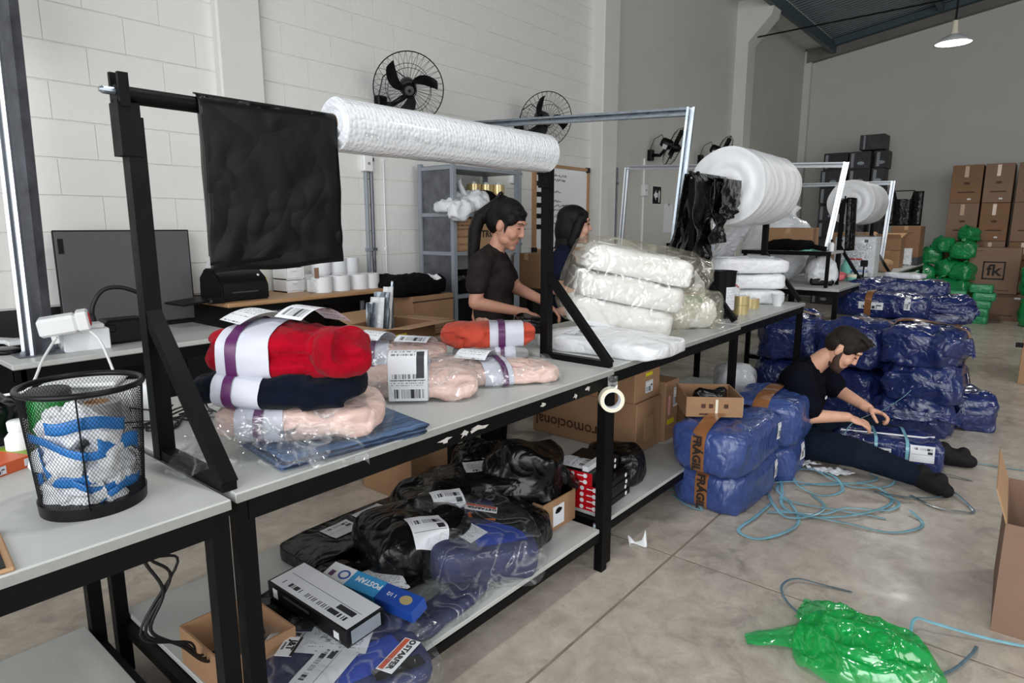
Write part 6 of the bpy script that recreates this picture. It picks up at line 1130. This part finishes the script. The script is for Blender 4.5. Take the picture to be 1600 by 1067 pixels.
# ---- first woman: bowed over the bench, ponytail, charcoal shirt
w1 = thing('person', 'woman with a long dark ponytail and charcoal shirt, looking down at the bench', 'person', (2.98, 2.56, 0), rz=math.radians(207))
HM = Matrix.Translation((0, .045, 1.495)) @ Matrix.Rotation(-.2, 4, 'Z') @ Matrix.Rotation(-.42, 4, 'X')
bm = NB(); head(bm, HM, 1.14); limb(bm, [(0, -.035, 1.28), (0, -.02, 1.36), (0, .005, 1.43)], [.062, .052, .05])
limb(bm, [(0, -.06, .93), (0, -.05, 1.08), (0, -.06, 1.24)], [.12, .105, .115])
A1 = [(.165, -.07, 1.29), (.205, -.10, 1.05), (.085, .145, .99)]; A2 = [(-.165, -.05, 1.29), (-.215, .06, 1.10), (-.10, .27, 1.03)]
limb(bm, A1, [.052, .041, .027]); limb(bm, A2, [.052, .041, .027])
limb(bm, [(.085, .145, .99), (.06, .175, .985)], [.027, .025]); hand(bm, (.075, .16, .985), (-.45, .85, -.28), (.15, .2, 1), -1, 1.0, .85); hand(bm, (-.10, .275, 1.025), (.1, .75, -.65), (-.15, .6, .7), 1, 1.0, .6)
limb(bm, [(.085, -.05, .92), (.085, -.03, .5), (.085, -.05, .1)], [.085, .06, .045]); limb(bm, [(-.085, -.05, .92), (-.085, -.03, .5), (-.085, -.05, .1)], [.085, .06, .045])
fuse('body', bm, 'skin_tan', w1, .0055, 3); face_parts(w1, HM, 1.14, open_=.0015)
T = lambda p: HM @ (Vector(p) * 1.14); R3 = HM.to_3x3()
bm = NB(); ell(bm, T((0, -.02, .058)), (.092, .116, .1), R3); ell(bm, T((0, -.055, .02)), (.09, .085, .1), R3); ell(bm, T((0, .04, .092)), (.066, .045, .028), R3)
for sx in (-1, 1): ell(bm, T((sx * .06, .02, .052)), (.03, .05, .045), R3); limb(bm, [T((sx * .07, .022, .03)), T((sx * .074, .026, -.005)), T((sx * .07, .03, -.03))], [.013, .008, .004])
ell(bm, T((0, -.07, .11)), (.04, .045, .036), R3); limb(bm, [T((0, -.085, .115)), (0, -.125, 1.55), (.02, -.15, 1.47), (.03, -.155, 1.37), (.035, -.165, 1.26), (.035, -.17, 1.20)], [.03, .04, .042, .038, .028, .008])
fuse('hair', bm, 'hair_black', w1, .006, 3); obj('hair_tie', tube([T((.026 * math.cos(a * PI / 6), -.1, .12 + .026 * math.sin(a * PI / 6))) for a in range(12)], .008, seg=6, closed=True), 'rubber_black', w1)
bm = NB(); ell(bm, (0, -.055, 1.24), (.155, .10, .10)); ell(bm, (0, -.045, 1.12), (.15, .115, .16)); ell(bm, (0, .0, 1.16), (.125, .09, .11)); ell(bm, (0, -.02, 1.25), (.11, .085, .06)); ell(bm, (0, -.04, .98), (.165, .125, .15)); ell(bm, (0, -.04, .88), (.175, .13, .08))
limb(bm, [(.10, -.06, 1.315), (.165, -.075, 1.28), (.195, -.095, 1.15)], [.06, .072, .066]); limb(bm, [(-.10, -.05, 1.315), (-.165, -.05, 1.28), (-.20, .01, 1.17)], [.06, .072, .066]); limb(bm, [(0, -.05, 1.30), (0, -.04, 1.33)], [.09, .07])
fuse('shirt', bm, 'shirt_charcoal', w1, .007, 5)
bm = NB(); ell(bm, (0, -.04, .86), (.17, .125, .12)); limb(bm, [(.085, -.04, .84), (.09, -.03, .48), (.09, -.045, .06)], [.1, .075, .06]); limb(bm, [(-.085, -.04, .84), (-.09, -.03, .48), (-.09, -.045, .06)], [.1, .075, .06]); fuse('trousers', bm, 'trousers_black', w1, .008, 4)
for sx in (-1, 1): bm = NB(); ell(bm, (sx * .09, .03, .038), (.045, .12, .038)); ell(bm, (sx * .09, -.05, .05), (.042, .06, .05)); fuse('shoe', bm, 'shoe_black', w1, .007, 3)
bag('black plastic mailer under the first woman hands', (2.83, 2.21, TZ), .9, (.20, .14, .09), 81, cr=.03, wr=.015, wf=10)
# ---- second woman: shoulder-length hair, navy shirt, facing right
w2 = thing('person', 'woman with shoulder-length dark hair and navy shirt, facing right', 'person', (3.75, 2.56, 0), rz=math.radians(222))
HM = Matrix.Translation((0, .02, 1.49)) @ Matrix.Rotation(-.06, 4, 'X')
bm = NB(); head(bm, HM, 1.08); limb(bm, [(0, -.05, 1.27), (0, -.035, 1.34), (0, -.01, 1.42)], [.06, .05, .05]); limb(bm, [(0, -.06, .93), (0, -.06, 1.08), (0, -.07, 1.24)], [.12, .105, .115])
limb(bm, [(.17, -.09, 1.29), (.215, -.13, 1.08), (.16, .1, 1.0)], [.052, .043, .027]); limb(bm, [(-.17, -.07, 1.29), (-.22, -.07, 1.07), (-.16, .14, 1.0)], [.052, .043, .027]); hand(bm, (.16, .1, 1.0), (-.1, .95, -.2), (.2, .2, 1), -1, 1, .6); hand(bm, (-.16, .14, 1.0), (.1, .95, -.2), (-.2, .2, 1), 1, 1, .6)
limb(bm, [(.085, -.05, .92), (.085, -.03, .5), (.085, -.05, .1)], [.085, .06, .045]); limb(bm, [(-.085, -.05, .92), (-.085, -.03, .5), (-.085, -.05, .1)], [.085, .06, .045])
fuse('body', bm, 'skin_fair', w2, .0055, 3); face_parts(w2, HM, 1.08, open_=.004)
T = lambda p: HM @ (Vector(p) * 1.08); R3 = HM.to_3x3()
bm = NB(); ell(bm, T((0, -.018, .055)), (.09, .112, .092), R3); ell(bm, T((0, -.055, -.02)), (.095, .08, .13), R3); ell(bm, T((0, .05, .086)), (.056, .036, .024), R3); ell(bm, T((0, -.065, -.12)), (.09, .06, .09), R3)
for sx in (-1, 1): limb(bm, [T((sx * .066, .025, .05)), T((sx * .078, .0, -.03)), T((sx * .074, -.02, -.11)), T((sx * .06, -.03, -.17))], [.036, .036, .034, .018])
fuse('hair', bm, 'hair_dark', w2, .006, 3)
bm = NB(); ell(bm, (0, -.065, 1.24), (.155, .10, .10)); ell(bm, (0, -.055, 1.12), (.15, .115, .16)); ell(bm, (0, -.01, 1.17), (.12, .085, .09)); ell(bm, (0, -.05, .98), (.165, .125, .15)); limb(bm, [(.10, -.07, 1.315), (.17, -.09, 1.28), (.205, -.115, 1.18)], [.06, .072, .064]); limb(bm, [(-.10, -.06, 1.315), (-.17, -.07, 1.28), (-.205, -.07, 1.18)], [.06, .072, .064]); fuse('shirt', bm, 'shirt_navy', w2, .007, 5)
bm = NB(); ell(bm, (0, -.05, .88), (.17, .125, .12)); limb(bm, [(.085, -.04, .84), (.09, -.03, .48), (.09, -.045, .06)], [.1, .075, .06]); limb(bm, [(-.085, -.04, .84), (-.09, -.03, .48), (-.09, -.045, .06)], [.1, .075, .06]); fuse('trousers', bm, 'trousers_black', w2, .008, 4)
for sx in (-1, 1): bm = NB(); ell(bm, (sx * .09, .03, .038), (.045, .12, .038)); ell(bm, (sx * .09, -.05, .05), (.042, .06, .05)); fuse('shoe', bm, 'shoe_black', w2, .007, 3)
# ---- seated man tying the parcel
mn = thing('person', 'bearded man in a black shirt sitting on the floor tying a blue parcel', 'person', (4.35, 1.12, 0), rz=math.radians(184))
HM = Matrix.Translation((0, .20, .735)) @ Matrix.Rotation(-.72, 4, 'X') @ Matrix.Rotation(.08, 4, 'Z')
bm = NB(); head(bm, HM, 1.12, True); limb(bm, [(0, .02, .57), (0, .06, .62), (0, .12, .68)], [.075, .064, .058]); limb(bm, [(0, -.05, .14), (0, -.06, .3), (0, -.01, .48)], [.12, .10, .105])
A1 = [(.195, .0, .55), (.265, .10, .345), (.115, .285, .335)]; A2 = [(-.195, .03, .55), (-.235, .18, .41), (-.12, .37, .35)]
limb(bm, A1, [.06, .046, .03]); limb(bm, A2, [.06, .046, .03]); hand(bm, (.11, .29, .33), (-.4, .8, -.3), (.2, .35, .9), -1, 1.08, .55); hand(bm, (-.12, .37, .348), (.15, .9, -.2), (-.35, .2, .9), 1, 1.08, 1.15, pinch=True)
LG1 = [(.10, -.02, .12), (.225, .36, .155), (.20, .68, .075)]; LG2 = [(-.10, -.02, .12), (-.34, .36, .15), (-.33, .76, .075)]
limb(bm, LG1, [.09, .06, .04]); limb(bm, LG2, [.09, .06, .04]); fuse('body', bm, 'skin_light', mn, .0055, 3); face_parts(mn, HM, 1.12, 'hair_brown', .002)
T = lambda p: HM @ (Vector(p) * 1.12); R3 = HM.to_3x3()
bm = NB(); ell(bm, T((0, -.012, .054)), (.0855, .109, .092), R3); ell(bm, T((0, -.045, .015)), (.083, .072, .075), R3); ell(bm, T((0, .055, .095)), (.056, .045, .034), R3)
for sx in (-1, 1): ell(bm, T((sx * .064, .02, .035)), (.018, .035, .035), R3)
for k in range(26):
    r3 = random.Random(k); a = r3.uniform(-1, 1); limb(bm, [T((a * .045, .04 + r3.uniform(-.05, .04), .118)), T((a * .047, .055 + r3.uniform(-.05, .045), .132))], [.014, .007])
fuse('hair', bm, 'hair_brown', mn, .006, 2)
bm = NB()
for sx in (-1, 1): limb(bm, [T((sx * .068, .008, -.0)), T((sx * .062, .02, -.05)), T((sx * .045, .05, -.085)), T((0, .072, -.1))], [.011, .02, .026, .025])
ell(bm, T((0, .036, -.078)), (.063, .064, .043), R3)
ell(bm, T((0, .093, -.037)), (.024, .008, .005), R3); fuse('beard', bm, 'beard_brown', mn, .005, 2)
bm = NB(); ell(bm, (0, -.015, .50), (.20, .14, .115)); ell(bm, (0, -.06, .36), (.19, .16, .17)); ell(bm, (0, -.07, .2), (.20, .17, .15)); ell(bm, (0, .05, .40), (.14, .09, .12)); limb(bm, [(.11, .0, .575), (.195, .0, .54), (.255, .075, .40)], [.075, .095, .092]); limb(bm, [(-.11, .01, .575), (-.195, .03, .54), (-.23, .13, .445)], [.075, .095, .09]); limb(bm, [(0, .0, .56), (0, .035, .60)], [.1, .078]); fuse('shirt', bm, 'shirt_black', mn, .007, 5)
obj('chest_print', box((.06, .148, .425), (.04, .006, .014), M=None), 'white_ink', mn)
bm = NB(); ell(bm, (0, -.05, .13), (.19, .16, .12)); limb(bm, [(.10, -.02, .125), (.225, .36, .15), (.205, .68, .075)], [.115, .088, .062]); limb(bm, [(-.10, -.02, .125), (-.34, .36, .15), (-.33, .76, .075)], [.115, .088, .062]); fuse('trousers', bm, 'trousers_navy', mn, .008, 4)
for (x, y, tx, ty) in ((.205, .70, .075, .125), (-.33, .78, -.015, .15)):
    bm = NB(); limb(bm, [(x, y, .066), (x + tx * .5, y + ty * .5, .058), (x + tx, y + ty, .045)], [.06, .056, .042]); ell(bm, (x - .005, y + .005, .10), (.05, .045, .05)); ell(bm, (x + tx * .55, y + ty * .75, .085), (.035, .04, .05)); fuse('shoe', bm, 'shoe_black', mn, .007, 4)
# strap in the man's hands
bm, mm = ribbon([(4.20, .84, .20), (4.24, .80, .30), (4.38, .735, .335), (4.47, .70, .335), (4.60, .60, .42), (4.66, .56, .47)], .006, 'teal_ribbon'); tag(obj('packing_strap', bm, mm), 'teal strap held taut between the hands of the seated man', 'strap', 'loose packing straps on the floor')
